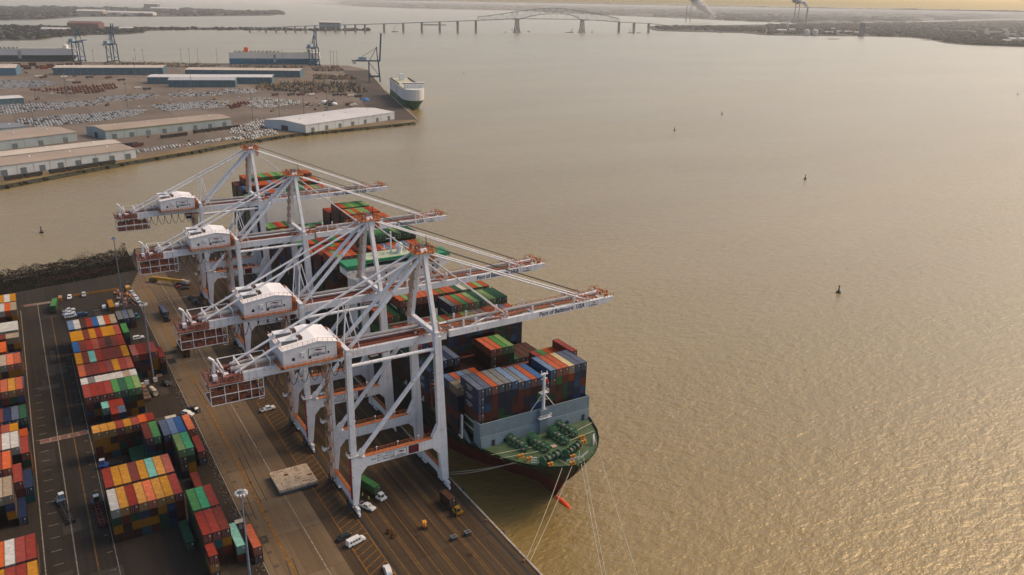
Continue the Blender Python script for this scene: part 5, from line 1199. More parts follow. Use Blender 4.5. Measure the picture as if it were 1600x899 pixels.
lot([(160,98),(285,99),(350,103),(300,106),(160,102)],14,9,EK,(2,5,1,3,2),.6,'machine in the strip behind the long teal warehouse','machines behind the long teal warehouse','digger','parked_excavator',10,16,2)
lot([(490,118),(550,119),(560,125),(490,125)],10,7,EK,(2,5,1,3,1),.7,'dark machine in the rows beyond the blue tarpaulin','machines in the rows beyond the tarpaulin','digger','parked_excavator',0,17,1.6)
lot([(190,232),(300,220),(432,200),(560,190),(600,182),(560,165),(420,180),(300,182),(200,200)],26,19,['c:white','c:silver','c:black','c:grey','t:orange','e:dark'],(5,2,3,2,.6,.6),.2,'single vehicle standing loose around the big far warehouses','loose vehicles around the big far warehouses','car','parked_car',40,31,6)
lot([(-10,150),(250,140),(420,142),(560,150),(600,165),(430,176),(200,168),(-10,178)],34,24,['c:white','c:silver','c:black','e:dark','t:red','e:yellow'],(4,2,3,2,.8,.8),.26,'single vehicle standing loose in the middle lanes of the far terminal','loose vehicles in the middle lanes of the far terminal','car','parked_car',20,32,8)
lot([(-10,112),(150,118),(420,122),(545,118),(560,128),(400,128),(230,128),(-10,124)],44,26,['c:white','c:silver','e:dark','t:red','e:yellow','t:green'],(3,2,4,1,1,1),.35,'single machine standing loose between the distant sheds','loose machines between the distant sheds','digger','parked_excavator',20,33,8)
lot([(455,163),(545,158),(560,163),(480,171)],13,9,['e:dark','t:green','c:black','c:white'],(4,2,2,2),.4,'vehicle in the mixed row behind the white roofed warehouse','vehicles in the mixed row behind the white roofed warehouse','digger','parked_excavator',0,34,3)
# trailers and loose boxes
rg = random.Random(6); tk_ = 0
for (x, y) in ((455,149.5),(470,149.6),(487,149.8),(525,150),(537,150.2),(548,151.5),(560,152.5),(430,150),(100,122),(140,122.5),(170,123),(110,128),(190,126.5),(120,131),(215,139),(230,141),(545,165),(552,166.4),(205,229),(215,230),(60,121),(68,122.5)):
    p = P(x, y, -.28); t = empty('box_trailer', p, math.atan2(.4149,.9099)+R(rg.choice((0,0,8,-12))), ['dark','maroon','pale'][tk_ % 3]+' box trailer parked loose on the far terminal lanes', 'trailer', ['dark','maroon','pale'][tk_ % 3]+' box trailers on the far terminal')
    MB().box(-7,7,-1.3,1.3,1.2,4.0).build('trailer_box', [paint('trailer_dark', (.03,.03,.035)), CM['b'], paint('trailer_pale', (.4,.38,.34))][tk_ % 3], t); m = MB()
    for q in (-5.5,-4.2,4.5):
        for s_ in (-1,1): m.tube((q,s_*.8,.5),(q,s_*1.2,.5),.5,7)
    m.build('wheel', DARK, t); MB().box(-6.8,6.8,-.9,.9,.95,1.2).build('chassis', DARK, t); tk_ += 1
pool.sort(key=lambda q: q['d'])
MCOL = dict(red=(.22,.03,.02), orange=(.26,.09,.03), yellow=(.30,.19,.05), green=(.035,.09,.04), dark=(.03,.03,.028), tan=(.22,.17,.11))
def pmesh(k):
    a, b = k.split(':'); return carmesh(b) if a == 'c' else (trmesh('tractor_'+b, MCOL[b]) if a == 't' else exmesh('digger_'+b, MCOL[b]))
lim = {'car': 268, 'tractor': 150, 'digger': 150}; cnt = dict(car=0, tractor=0, digger=0); bulk = {'car': [], 'tractor': [], 'digger': []}
for q in pool:
    if cnt[q['cat']] < lim[q['cat']]:
        cnt[q['cat']] += 1; o = link(q['name'], pmesh(q['k']), loc=q['p'], rz=q['rz']); tag(o, q['lab'], q['cat'], q['g'])
    else: bulk[q['cat']].append(q)
def bulkbuild(name, items, label, cat):
    if not items: return
    mats = []; mb = MB()
    for q in items:
        me = pmesh(q['k']); idx = []
        for m_ in me.materials:
            if m_ not in mats: mats.append(m_)
            idx.append(mats.index(m_))
        cs, sn = math.cos(q['rz']), math.sin(q['rz']); n = len(mb.v); p = q['p']
        mb.v += [(p.x+v.co.x*cs-v.co.y*sn, p.y+v.co.x*sn+v.co.y*cs, p.z+v.co.z) for v in me.vertices]
        for f in me.polygons: mb.f.append(tuple(n+i for i in f.vertices)); mb.m.append(idx[f.material_index])
    tag(mb.build(name, mats, fix=False), label, cat, kind='stuff')
bulkbuild('parked_cars_mass', bulk['car'], 'rest of the parked cars in the farther lots of the terminal', 'cars')
bulkbuild('parked_tractors_mass', bulk['tractor'], 'rest of the farm tractors in the dense rows of the terminal', 'tractors')
bulkbuild('parked_diggers_mass', bulk['digger'], 'rest of the diggers and loaders on the far strips of the terminal', 'diggers')
# dark freight wagons, distant container rows
def wagon(px_, py_, n, label, L=15):
    A = P(px_, py_, -.28)
    for k in range(n):
        p = A+E1*(k*(L+1.2)); t = empty('freight_wagon', p, math.atan2(.4149,.9099), label, 'freight wagon', 'dark freight wagons by the far warehouses')
        MB().box(0,L,-1.5,1.5,1.1,3.7).build('wagon_body', paint('wagon_dark', (.022,.022,.02), .8, .3), t); m = MB()
        for x in (1.6,3.2,L-3.2,L-1.6):
            for s in (-.75,.75): m.tube((x,s-.08,.5),(x,s+.08,.5),.5,8)
        m.build('wheel', DARK, t); MB().box(.2,L-.2,-1.2,1.2,.85,1.1).build('underframe', RUSTD, t)
wagon(8,283,2,'dark freight wagon before the shore warehouse, at its frame side end'); wagon(78,272,2,'dark freight wagon before the middle of the shore warehouse'); wagon(130,263.5,2,'dark freight wagon before the tip end of the shore warehouse')
wagon(252,217,2,'dark freight wagon at the dock of the central far warehouse',16); wagon(303,209,2,'dark freight wagon beside the central far warehouse',16); wagon(342,204,2,'dark freight wagon at the end of the central far warehouse',14)
tb = MB().dome((0,0,0),7,4.5,10,4).build('tarpaulin_cover', paint('blue_tarp', (.03,.16,.38), .6), loc=P(571,157.5,-.28)); tag(tb, 'bright blue tarpaulin heap on the far terminal quay', 'tarpaulin')
for k,(x,y) in enumerate(((507,160),(522,163))):
    tb = MB().dome((0,0,0),5.5,3.2,10,4).build('storage_dome', WHITE2, loc=P(x,y,-.28)); tag(tb, ['white storage dome behind the white roofed warehouse, farther one','white storage dome behind the white roofed warehouse, nearer one'][k], 'storage dome')
# far light masts
k = 0
lm = MB().tube((0,0,0),(0,0,33),.5,6,r2=.3).tube((0,0,33),(0,0,34.2),1.8,8)
lm = lm.build('light_mast', paint('mast_far_steel', (.15,.15,.15)))
tag(lm, 'thin light mast standing on the far terminal', 'light mast', 'thin light masts of the far terminal')
for (x, y) in ((55,205),(57,165),(107,160),(200,168),(395,186),(437,183),(475,178),(512,175),(300,141),(148,103),(213,101),(225,101),(284,101),(297,100),(310,99.5),(340,101),(420,104),(443,102),(517,103),(522,104),(527,103),(104,150),(212,120),(400,120)):
    if k == 0: lm.location = P(x, y, -.28)
    else: dup(lm, P(x, y, -.28))
    k += 1

# ---- car carriers
def roro(p, heading, L, W, low, top, hl, ht, label, bowlen=.16, whitebridge=True):
    """bow along +X; hull lower band colour low, upper box colour top"""
    t = empty('car_carrier_ship', (p[0], p[1], WZ), heading, label, 'ship'); b = W/2
    def ring(z, f0): 
        n = 7; pts = [(-L/2, -b*.92), (-L/2+6, -b)]
        for k in range(n): a = PI/2*k/(n-1); pts.append((L/2-L*bowlen*f0+L*bowlen*f0*math.sin(a)*1.0, -b*math.cos(a)**.8))
        for k in range(n-2, -1, -1): a = PI/2*k/(n-1); pts.append((L/2-L*bowlen*f0+L*bowlen*f0*math.sin(a), b*math.cos(a)**.8))
        pts += [(-L/2+6, b), (-L/2, b*.92)]; return [(x, y, z) for x, y in pts]
    def loft(rs, mi):
        m = MB()
        for r1, r2 in zip(rs, rs[1:]):
            n = len(r1)
            for i in range(n): j = (i+1) % n; m.face([r1[i], r1[j], r2[j], r2[i]], mi)
        m.face(rs[-1], mi); return m
    rs = [ring(-2, 1.0), ring(hl*.45, 1.0), ring(hl, 1.0)]
    for q, (ax, ay) in enumerate(((.06, .8), (.03, .42))):
        for i in range(len(rs[q])):
            x, y, z = rs[q][i]; k = (x-(L/2-L*.3))/(L*.3)
            if k > 0: rs[q][i] = (x-k*L*ax, y*(1-ay*k**.8), z)
    loft(rs, 0).build('hull', low, t)
    loft([ring(hl+.02, 1.0), ring(ht, .8)], 0).build('upper_hull', top, t)
    mm = MB().box(-L/2+8,L/2-24,-b+1.2,b-1.2,ht+.02,ht+.3); rail(mm, [(-L/2+2,-b,ht),(L/2-20,-b,ht)], 1.2, 6, .3); mm.build('weather_deck', paint('yellow_green_deck', (.42,.40,.27), .8), t)
    br = MB().box(L/2-30,L/2-22,-b*.82,b*.82,ht+.02,ht+6.5); br.box(L/2-29,L/2-23,-b*1.05,b*1.05,ht+6.5,ht+8.2); b_ = br.build('bridge_house', SHIPW if whitebridge else top, t)
    wn = MB()
    for z in (1.2,3.4):
        for k in range(9): wn.box(L/2-21.98,L/2-21.9,-b*.72+k*b*.18-.4,-b*.72+k*b*.18+.4,ht+z,ht+z+1)
    wn.box(L/2-22.98,L/2-22.9,-b,b,ht+6.9,ht+7.9); wn.build('window', GLASS, b_)
    fn = MB().box(-L/2+34,-L/2+44,-4,4,ht,ht+9).box(-L/2+35,-L/2+43,-3,3,ht+9,ht+11); fn.build('funnel', SHIPW if whitebridge else ORNG, t)
    sm = MB().box(-L/2-1,-L/2+.5,-b*.5,b*.1,4,18); sm.build('stern_ramp', DARK, t)
    lf = MB()
    for k in range(12): lf.box(-L/2+12+k*9,-L/2+15+k*9,-b+.5,-b+2.6,ht,ht+2); lf.box(-L/2+12+k*9,-L/2+16+k*9,b-2.6,b-.5,ht,ht+2.2)
    lf.build('vent', DARK, t)
    dr = MB().box(-L*.02,L*.01,-b-.15,-b+.1,hl*.5,ht*.85); dr.build('side_door', paint('side_door_grey', (.25,.25,.24)), t)
    return t
S3 = P(650,173,WZ); hd = (P(652,187,0)-P(600,140,0)).normalized()
cen = S3-hd*97
roro(cen, math.atan2(hd.y, hd.x), 196, 32, paint('carrier_green', (.006,.085,.04), .6, .15, .05), paint('carrier_white', (.55,.53,.50), .6, .06, .05), 14, 30, 'green and white car carrier ship moored at the tip of the far terminal')
a_, b_ = P(359,103,WZ), P(501,103.4,WZ); d_ = (b_-a_); c_ = (a_+b_)/2+Vector((-d_.y,d_.x,0)).normalized()*18
roro(c_, math.atan2(d_.y,d_.x), d_.length, 32, paint('carrier_blue', (.008,.12,.20), .6, .15, .05), paint('carrier_cream', (.66,.59,.52), .6, .06, .05), 17, 31, 'blue and cream car carrier ship moored behind the far terminal', .05, False)
a_, b_ = P(-60,97,WZ), P(122,96.5,WZ); d_ = (b_-a_); c_ = (a_+b_)/2+Vector((-d_.y,d_.x,0)).normalized()*20
roro(c_, math.atan2(d_.y,d_.x), d_.length, 32, paint('carrier_navy', (.010,.045,.065), .6, .15, .05), paint('carrier_grey', (.46,.46,.49), .6, .06, .05), 15, 30, 'grey and navy car carrier ship at the frame side of the far terminal', .05)

# ---- blue quay cranes of the far terminal
CB = paint('quay_crane_blue', (.010,.055,.12), .6, .2); CG = paint('crane_house_grey', (.26,.33,.37), .6)
def qcrane(p, rz, g, h, hb, label, up=True):
    t = empty('blue_quay_crane', p, rz, label, 'crane', 'blue quay cranes of the far terminal')
    for s in (-1, 1):
        for x0, x1 in ((0,.6),(g,g-2.5)): MB().bar((x0,s*8,0),(x1,s*8,h),1.9,1.9).build('leg', CB, t)
        MB().bar((0,s*8,h*.28),(g,s*8,h*.28),1.5,1.9).build('portal_beam', CB, t); MB().bar((1,s*8,h*.95),(g-1,s*8,h*.3),.9,.9).build('diagonal_brace', CB, t)
        MB().bar((-32,s*2.6,h+1),(g+1,s*2.6,h+1),1.3,2.2).build('girder', CB, t)
        if up: MB().bar((g+.5,s*2.6,h+1),(g+4.5,s*2.4,h+hb),1.6,2.6).build('boom', CB, t)
        else: MB().bar((g+.5,s*2.6,h+1),(g+34,s*2.4,h+2),1.3,2.0).build('boom', CB, t)
        MB().bar((g-3,s*7,h),(g-5,s*1.6,h+26),1.3,1.3).build('mast', CB, t); MB().bar((g-5,s*1.6,h+26),(2,s*2.6,h+1.5),.7,.7).build('backstay', CB, t); MB().tube((g-5,s*1.6,h+25),(-24,s*2.4,h+2),.25,5).build('stay', CB, t)
    for x in (0, g): MB().box(x-1,x+1,-10,10,1.2,3.2).build('sill_beam', CB, t); m = MB(); [m.tube((x-.6,y,.7),(x+.6,y,.7),.7,7) for y in (-9.5,-7.5,7.5,9.5)]; m.build('wheel', DARK, t)
    for x in (.5, g-2): MB().box(x-.8,x+.8,-8,8,h-2.5,h-.3).build('cross_beam', CB, t)
    MB().box(-19,-4,-4.5,4.5,h+2.2,h+8).build('machinery_house', CG, t); MB().box(g-6.2,g-3.6,-2.4,2.4,h+25,h+27).build('apex_head', CB, t); MB().box(-30,-24,-2,2,h-4,h-1.5).build('spreader', STEEL, t)
q_ = P(577,128.5,-.28); q2 = P(590.5,127.5,-.28)
qcrane(q_, math.atan2(-.33,.94), 21, 39, 52, 'blue crane with raised boom at the quay tip of the far terminal')
qcrane(P(489,103.4,-.28), R(52), 24, 42, 44, 'blue crane with raised boom at the bow of the blue car carrier')
qcrane(P(174,97.8,-.28), R(62), 26, 42, 46, 'blue crane with raised boom between two far light masts')
qcrane(P(121,97.4,-.28), R(62), 26, 46, 40, 'blue crane with lowered boom at the end of the grey car carrier', False)

# ------------------------------------------------------------------ steel arch bridge
BZ = WZ
pp_ = [(390,46.6),(415,46.8),(431,47),(446,47.2),(461,47.4),(477,47.6),(492,47.9),(508,48.1),(524,48.4),(539,48.7),(555,48.9),(570,49.1),(600,49.5),(630,49.9),(659,50.2),(687,50.4),(715,50.6),(743.5,50.8),(808,50.6),(910,50.6),(967.5,51),(991,51.4),(1014,51.8)]
dk = {390:45.6,415:43.6,431:43,446:42.3,461:41.6,477:41,492:40.4,508:40,524:39.5,539:39,555:38.6,570:38.2,600:37.3,630:36.4,659:35.2,687:34.2,715:33.2,743.5:32.2,808:29.4,910:30.6,967.5:34.6,991:35.9,1014:36.9}
base0, base1 = P(743.5,50.8,BZ), P(967.5,51,BZ); bd_ = (base1-base0).normalized(); bn = Vector((-bd_.y,bd_.x,0))
def bpt(x, y): return onplane(x, y, base0, bn)
BS = paint('bridge_steel', (.13,.17,.20), .7, .15, .01); BCn = paint('bridge_concrete', (.20,.19,.18), .9, .15, .01)
bridge = empty('arch_bridge', base0, 0, 'long steel arch truss bridge crossing the harbour on tall piers', 'bridge')
def bp_(n, m, mat=BS):
    m.v = [(v[0]-base0.x, v[1]-base0.y, v[2]-base0.z) for v in m.v]; return m.build(n, mat, bridge)
decks = {x: bpt(x, dk[x]) for x, _ in pp_}
xs = [x for x, _ in pp_]; m = MB()
for a, b in zip(xs, xs[1:]): m.bar(decks[a], decks[b], 19, 3.4)
e = decks[1014]; m.bar(e, e+(e-decks[991])*1.6+Vector((0,0,-9)), 19, 3.0); bp_('deck', m)
for x, y in pp_:
    t_ = decks[x]; m = MB(); big_ = x in (808, 910); hw = 9 if big_ else 6.5
    top = Vector((t_.x, t_.y, t_.z-1.8))
    if top.z < BZ+4: continue
    for s in (-1, 1):
        if big_:
            for q in (-1, 1): m.bar(top+bn*s*hw+bd_*q*3, Vector((t_.x,t_.y,BZ-2))+bn*s*hw+bd_*q*12, 5, 5)
        else: m.bar(top+bn*s*hw, Vector((t_.x,t_.y,BZ-2))+bn*s*hw, 5.2, 5.2)
    for f in (.3, .65, .97): z = BZ+(top.z-BZ)*f; m.bar(Vector((t_.x,t_.y,z))-bn*hw, Vector((t_.x,t_.y,z))+bn*hw, 3, 4); 
    if big_: m.bar(Vector((t_.x,t_.y,BZ+14))-bd_*10, Vector((t_.x,t_.y,BZ+14))+bd_*10, 16, 4); m.box(t_.x-18,t_.x+18,t_.y-18,t_.y+18,BZ-2,BZ+4)
    bp_('pier', m, BCn)
top_ = [(747,26.6),(765,24.6),(785,21.8),(800,19.4),(808,18.2),(822,16.2),(836,14.4),(850,13.4),(860,13.1),(870,13.2),(884,14.0),(896,15.4),(910,17.6),(925,20.4),(940,23.2),(955,26.4),(966,29.2)]
low_ = {747:32,765:31.2,785:30.4,800:30.2,808:31.8,822:27.4,836:24.2,850:22.4,860:21.9,870:21.9,884:22.7,896:24.8,910:32.2,925:31.6,940:32.4,955:33.6,966:34.3}
for s in (-1, 1):
    m = MB(); off = bn*s*9
    tp_ = [bpt(x, y)+off for x, y in top_]; lw_ = [bpt(x, low_[x])+off for x, _ in top_]
    for k in range(len(tp_)-1):
        m.bar(tp_[k], tp_[k+1], 1.7, 2.0); m.bar(lw_[k], lw_[k+1], 1.7, 2.0); m.bar(tp_[k], lw_[k], 1.1, 1.1)
        mid = [(tp_[k]+tp_[k+1])/2, (lw_[k]+lw_[k+1])/2]; m.bar(mid[0], mid[1], .9, .9); m.bar(tp_[k], mid[1], .95, .95); m.bar(mid[1], tp_[k+1], .95, .95)
        x = top_[k][0]
        if 812 < x < 908:
            dz_ = bpt(x, 29.4+(x-808)*1.2/102)+off; m.bar(lw_[k], dz_, .9, .9)
    m.bar(tp_[-1], lw_[-1], 2, 2); bp_('arch_truss', m)
    m = MB()
m = MB()
for x, y in top_[1:-1]: a = bpt(x, y); m.bar(a-bn*9, a+bn*9, 1.6, 1.6)
bp_('sway_bracing', m)

# ------------------------------------------------------------------ far shores
fl = lambda n, c, v=.35, sc=.004: paint(n, c, .95, v, sc)
LAND = fl('far_land', (.035,.036,.031)); LAND2 = fl('far_sand', (.17,.13,.09)); WOOD = [fl('far_wood_dark', (.014,.020,.018), .4, .02), fl('far_wood_brown', (.022,.022,.018), .4, .02), fl('far_wood_grey', (.030,.032,.030), .4, .02)]
def land(name, pts, z=-1.6, mat=LAND): return struct(MB().prism([P(x, y, WZ)[:2] for x, y in pts], -6, z, 'z').build(name, mat))
land('far_shore', [(1020,47.5),(1032,49),(1100,50.5),(1160,52),(1200,55.5),(1300,56.8),(1350,57),(1420,59),(1452,62),(1475,67.5),(1500,70),(1560,72.4),(1640,75),(1700,77),(1700,24.5),(1400,19),(1100,13),(1000,11.3),(980,18),(900,20),(920,28),(1000,30),(1150,38),(1140,41)] if 0 else [(1020,47.5),(1032,49),(1100,50.5),(1160,52),(1200,55.5),(1300,56.8),(1350,57),(1420,59),(1452,62),(1475,67.5),(1500,70),(1560,72.4),(1640,75),(1700,77),(1700,30),(1560,31),(1400,36),(1250,38),(1180,39),(1080,40.5),(1010,41.5)])
land('far_shore', [(450,3.5),(560,10.5),(640,13.6),(800,17),(930,23.5),(1040,28),(1160,33.5),(1250,36.5),(1400,34.5),(1560,30),(1700,29.5),(1700,24.4),(1300,16.6),(1000,11.2),(700,5.6),(560,3.4)], -1.4)
land('far_spit', [(-40,64),(60,63),(72,60.5),(90,58),(140,55),(200,54),(224,51),(228,48.4),(300,46.8),(400,47.3),(500,48.5),(578,48.2),(575,46.6),(420,44.6),(300,43.8),(200,42.5),(100,41),(-40,39)], -1.6)
land('far_shore', [(-40,33),(60,31.5),(96,29),(130,26.6),(300,26),(420,24.8),(447,22),(430,18.4),(380,17.4),(200,12.4),(60,10.6),(-40,10.4)], -1.4)
land('small_island', [(660,38.2),(695,38.8),(698,39.8),(664,39.9)], -1.0)
def woods(name, label, regions, n, hs, seed):
    rg = random.Random(seed); o = MB()
    for reg, w_ in regions:
        A = [P(x, y, -1.4) for x, y in reg]
        for q in range(int(n*w_)):
            k = rg.randrange(len(A)//2); a0, a1, b1, b0 = A[k], A[k+1] if k+1 < len(A)//2 else A[k], A[-2-k] if k+1 < len(A)//2 else A[-1-k], A[-1-k]
            u, v = rg.random(), rg.random(); p = (a0*(1-u)+a1*u)*(1-v)+(b0*(1-u)+b1*u)*v
            dd = (p-CAM).length; h = rg.uniform(*hs)*(1+max(0, dd-6000)/9000); r_ = h*rg.uniform(.6,1.5)*(1+max(0, dd-4000)/6000)
            o.blob((p.x, p.y, -1.5+h*.45), r_, r_, h*.6, rg, 6, 4, .3, rg.choices((0,1,2),(4,3,2))[0])
    return tag(o.build(name, WOOD, fix=False), label, 'woods', kind='stuff')
woods('far_woods', 'bluish distant woods covering the far right shore', [([(1030,46.4),(1100,47.8),(1190,51.5),(1190,44),(1100,42.2),(1026,42.6)],.16), ([(1200,54),(1300,55.5),(1420,57.5),(1455,60.5),(1480,66),(1520,69.6),(1620,73),(1620,60),(1500,50),(1400,45),(1300,43),(1200,42)],.42), ([(1200,42),(1300,42),(1400,44),(1500,48),(1620,58),(1620,34),(1500,36),(1400,37.5),(1300,39),(1200,40)],.42)], 2600, (7,15), 21)
woods('horizon_woods', 'long blue band of woods along the horizon', [([(560,10),(640,13.2),(800,16.6),(930,23),(1040,27.4),(1160,33),(1250,36),(1400,34),(1560,29.6),(1690,29),(1690,25.5),(1560,22.5),(1400,19.8),(1250,17),(1160,15.4),(1040,13),(930,10.8),(800,8.6),(640,5.6),(560,4.4)],1)], 2600, (14,30), 22)
woods('spit_woods', 'dark woods on the spit beyond the far terminal', [([(-20,62),(60,61.4),(90,57.4),(140,54.2),(220,50.6),(228,45),(140,43),(90,42),(60,41.4),(-20,40.5)],.85), ([(228,47.6),(300,46.3),(400,46.9),(500,48),(575,48),(575,46.9),(500,46),(400,45),(300,44.6),(228,44.6)],.3)], 900, (4,11), 23)
woods('far_left_woods', 'pale bluish woods on the low shore beyond the spit', [([(-20,32),(60,30.6),(130,26),(300,25.4),(440,22.6),(430,18.8),(300,15.6),(130,12.4),(60,11.6),(-20,11.4)],1)], 700, (6,16), 24)
# sheds, silos, towers on the far shores
FB = [paint('far_pale', (.48,.45,.42), .8), paint('far_tan', (.30,.24,.19), .8), paint('far_brick', (.16,.07,.06), .8), paint('far_slate', (.10,.12,.14), .8)]
def fbuild(x, y, w_, d, h, c, label, cat='building', gable=True):
    p = P(x, y, -1.4); t = empty('far_building', p, -YAW, label, cat)
    MB().box(-w_/2,w_/2,0,d,0,h).build('wall', FB[c], t); m = MB()
    if gable: m.prism([(-.5,h),(d/2,h+d*.16),(d+.5,h)], -w_/2-.5, w_/2+.5, 'x')
    else: m.box(-w_/2-.3,w_/2+.3,-.3,d+.3,h,h+1.2)
    m.build('roof', FB[0 if c != 2 else 2], t)
for a in ((1222,51.5,60,40,16,1,'low tan building by the water tower on the far right shore'),(1238,50.5,40,30,18,1,'tan building beside the twin storage domes'),(1296,53,50,30,10,0,'white shed just right of the twin storage domes'),(1302,48,26,24,16,0,'small white block above the white sheds'),(1312,52,36,26,12,0,'white shed in the middle of the far right shore'),(1326,52.4,50,26,12,0,'long white shed beside the dark tower'),(1340,53,40,30,9,1,'tan shed at the foot of the dark tower'),(1586,65,60,40,14,0,'cream house group at the right edge of the far shore'),(1598,67,40,40,20,0,'cream block at the right edge of the far shore'),(1574,66.5,40,30,10,1,'tan house beside the cream house group'),
          (130,45,150,60,24,2,'dark brick building on the spit behind the first blue crane'),(84,48.5,120,40,8,0,'pale low shed on the spit at the frame side'),(195,47,60,40,8,0,'white low shed on the spit before the woods'),(215,24,260,80,18,0,'pale shed on the farthest left shore'),(172,22.5,200,80,16,0,'pale shed left of the others on the farthest left shore'),(140,23.5,220,80,30,1,'tan hall on the farthest left shore'),(236,16.6,150,80,70,3,'domed slate tower block on the farthest left shore'),(255,17.2,300,80,26,1,'long tan hall by the domed block on the farthest left shore'),(515,46.4,110,40,36,3,'grey slab block standing below the bridge approach')):
    fbuild(*a)
t = empty('dark_tower', P(1347,56.4,-1.4), -YAW, 'tall dark slab tower on the far right waterfront', 'tower'); MB().box(-13,13,0,26,0,68).build('shaft', FB[3], t); MB().box(-10,10,3,23,68,73).build('roof_house', FB[3], t)
for k, x in enumerate((1260,1273)):
    t = empty('storage_dome', P(x,55,-1.4), 0, ['white storage dome on the far right shore, left of the pair','white storage dome on the far right shore, right of the pair'][k], 'storage dome'); MB().tube((0,0,0),(0,0,22),18,14).build('drum', FB[0], t); MB().dome((0,0,22),18,13,14,4).build('dome_cap', FB[0], t)
t = empty('water_tower', P(1230,48,-1.4), 0, 'pale water tower on the far right shore', 'water tower'); MB().tube((0,0,0),(0,0,30),2.5,8).build('stem', FB[0], t); m = MB().blob((0,0,34),8,8,6,random.Random(1),10,6,0); m.build('tank', FB[0], t)
def stack(x, y, ytop, r_, label, D=9500):
    d = fw*FPX + CR*(x-800) - CU*(y-449.5); k = D/math.hypot(d.x, d.y); p = CAM+d*k; d2 = fw*FPX + CR*(x-800) - CU*(ytop-449.5); z = CAMZ+d2.z*D/math.hypot(d2.x, d2.y)
    t = empty('chimney_stack', (p.x, p.y, -1.4), 0, label, 'chimney'); MB().tube((0,0,0),(0,0,z+1.4),r_*1.3,10,r2=r_).build('shaft', paint('chimney_concrete', (.10,.12,.14), .8), t); MB().tube((0,0,z+1.4),(0,0,z+5),r_*1.12,10).build('rim', FB[3], t)
    return Vector((p.x, p.y, z))
s1 = stack(1241.5,24,4,4.6,'slim far chimney, first of the three smoking ones'); s2 = stack(1247.5,24.6,5.4,4.6,'slim far chimney, middle of the three smoking ones'); s3 = stack(1260.5,25.6,11.6,9,'stout far chimney, last of the three smoking ones')
stack(1072,28,10.4,4,'faint far chimney, first of the pair by the white plume'); stack(1078.6,28.6,10.6,4,'faint far chimney, second of the pair by the white plume')
t = empty('power_hall', P(1235,29.5,-1.4), -YAW, 'pale power hall at the foot of the smoking chimneys', 'building'); MB().box(-160,160,0,100,0,46).build('wall', FB[1], t); MB().box(-164,164,-4,104,46,49).build('roof', FB[0], t)
sm_ = bpy.data.materials.new('steam'); nt, b = nodes(sm_); b.inputs['Base Color'].default_value = (.97,.96,.95,1); b.inputs['Alpha'].default_value = .22; b.inputs['Roughness'].default_value = 1
def plume(pts, label, seed):
    rg = random.Random(seed); o = MB()
    for (x, y, rr, D) in pts:
        d = fw*FPX + CR*(x-800) - CU*(y-449.5); p = CAM+d*(D/math.hypot(d.x, d.y))
        for q in range(7): o.blob((p.x+rg.gauss(0,rr*.4), p.y+rg.gauss(0,rr*.4), p.z+rg.gauss(0,rr*.35)), rr*rg.uniform(.5,.9), rr*rg.uniform(.5,.9), rr*rg.uniform(.4,.8), rg, 8, 6, .15)
    tag(smooth(o.build('steam_plume', sm_, fix=False)), label, 'steam', kind='stuff')
plume([(1116,27.5,20,9300),(1112,24,26,9300),(1107,20,34,9300),(1103,16,40,9300),(1098,12,42,9300),(1094,8,48,9300),(1090,4,55,9300),(1084,0,60,9300)], 'pale steam plume rising beside the faint pair of chimneys', 1)
plume([(1259,9,16,9500),(1256,5,26,9500),(1250,2,34,9500),(1243,0,38,9500),(1247,3.4,20,9500),(1240,2,20,9500)], 'pale steam drifting from the three far chimneys', 2)

# ------------------------------------------------------------------ boats, barges, buoys
BT = paint('boat_dark', (.05,.045,.04), .7); BW = paint('boat_white', (.55,.53,.5), .6)
def boat(x, y, L, W, rz, label, cat, hull=BT, house=True, mast_=0, name='boat'):
    p = P(x, y, WZ); t = empty(name, p, rz, label, cat); m = MB()
    m.hexa([(-L*.48,-W*.4,-.6),(L*.38,-W*.36,-.6),(L*.38,W*.36,-.6),(-L*.48,W*.4,-.6)],[(-L/2,-W/2,2.2),(L*.42,-W/2,2.6),(L*.42,W/2,2.6),(-L/2,W/2,2.2)])
    m.hexa([(L*.38,-W*.36,-.6),(L*.44,-.2,-.6),(L*.44,.2,-.6),(L*.38,W*.36,-.6)],[(L*.42,-W/2,2.6),(L/2,-.3,3),(L/2,.3,3),(L*.42,W/2,2.6)]); m.build('hull', hull, t)
    if house: MB().box(L*.12,L*.3,-W*.32,W*.32,2.3,6).box(L*.16,L*.26,-W*.26,W*.26,6,8.4).build('wheelhouse', BW, t); MB().box(L*.155,L*.265,-W*.27,W*.27,6.8,7.8).build('window', GLASS, t)
    if mast_: m = MB().bar((-L*.1,0,2),(L*.25,0,mast_),.8,.8); m.bar((-L*.15,0,2),(-L*.2,0,mast_*.5),1,1); m.bar((-L*.2,0,mast_*.5),(L*.25,0,mast_),.3,.3); m.build('derrick', BT, t)
ang = math.atan2(bd_.y, bd_.x)
boat(890,51.2,58,13,ang+.05,'dark barge with a wheelhouse passing the right main pier of the bridge','barge',name='barge'); boat(894,46.8,14,5,ang,'small boat just beyond the barge at the right main pier','boat')
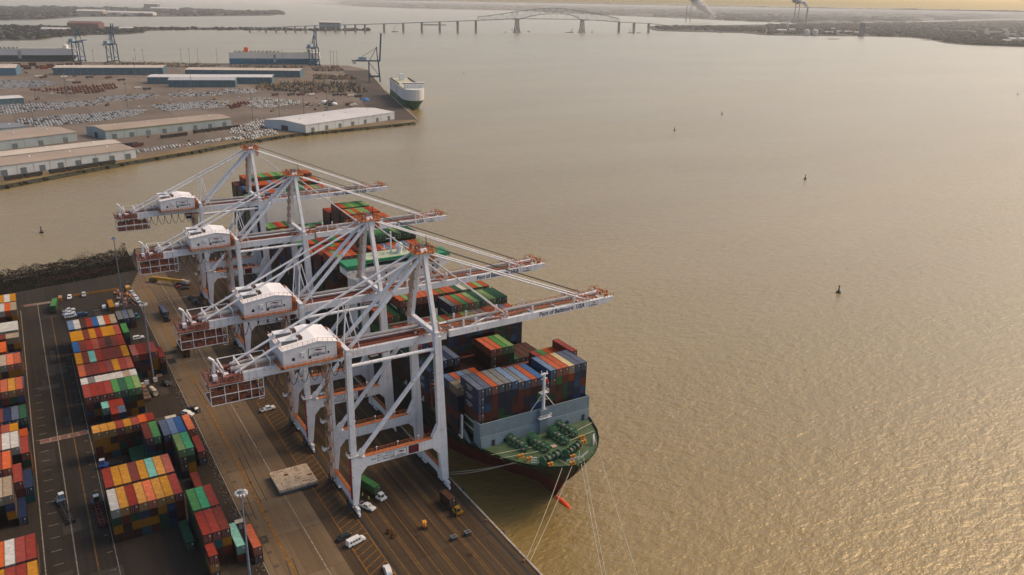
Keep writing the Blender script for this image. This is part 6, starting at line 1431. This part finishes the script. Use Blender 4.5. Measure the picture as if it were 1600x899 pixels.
boat(826,50,16,6,ang,'small dark boat right of the left main bridge pier','boat'); boat(800,46.6,14,5,ang,'small dark boat beyond the left main bridge pier','boat'); boat(925,50.6,14,5,ang,'small dark boat right of the right main bridge pier','boat'); boat(790,50.8,12,5,ang,'tiny boat left of the left main bridge pier','boat')
boat(617,50,34,12,ang,'dark crane barge with a slanted derrick below the bridge approach','crane barge',mast_=38,name='crane_barge',house=False); boat(986,51.6,44,14,ang,'work barge with masts at the last bridge piers','crane barge',mast_=56,name='crane_barge',house=False); boat(998,51.8,30,9,ang,'small work barge beside the masted barge at the last piers','barge',name='barge',house=False)
boat(1126,52,34,8,ang,'low dark barge off the far right shore','barge',name='barge',house=False); boat(1190,54.4,60,14,ang,'grey crane barge with a leaning tower off the far right shore','crane barge',hull=FB[3],mast_=44,name='crane_barge',house=False); boat(1303,61.5,76,14,ang-.1,'long dark barge off the white sheds of the far right shore','barge',name='barge',house=False)
boat(405,49.6,10,5,0,'small dark boat before the bridge approach spit','boat'); boat(1448,63.2,60,8,ang-.3,'low jetty barge at the bend of the far right shore','barge',name='barge',house=False)
def buoy(x, y, s, label):
    p = P(x, y, WZ); t = empty('channel_buoy', p, 0, label, 'buoy'); BD = paint('buoy_dark', (.015,.02,.018), .7)
    MB().tube((0,0,-.5),(0,0,.8),1.3*s,12).build('float', BD, t); MB().tube((0,0,.8),(0,0,3.4*s),.55*s,8,r2=.22*s).build('tower', BD, t); MB().blob((0,0,3.9*s),.55*s,.55*s,.5*s,random.Random(1),8,5,0).build('lantern', BD, t)
for a in ((1310,457.5,1.0,'dark channel buoy, the nearest one alone on the open water'),(1258,280,1.0,'dark channel buoy second nearest on the open water'),(1054,204,1.0,'dark channel buoy beyond the boom tips, third on the water'),(1128,179,1.0,'dark channel buoy farther out above the third one'),(1590,148,.9,'dark channel buoy at the right side of the open water'),(1319,113,.7,'small dark buoy midway across the open water'),(1047,77.5,.8,'small buoy off the bridge end'),(724,114.6,.8,'small buoy beyond the green car carrier bow'),(65,364,1.0,'dark buoy in the basin behind the brush bank'),(866,89,.8,'tiny buoy below the arch span'),(827,97.5,.8,'tiny buoy below the left main pier')): buoy(*a)
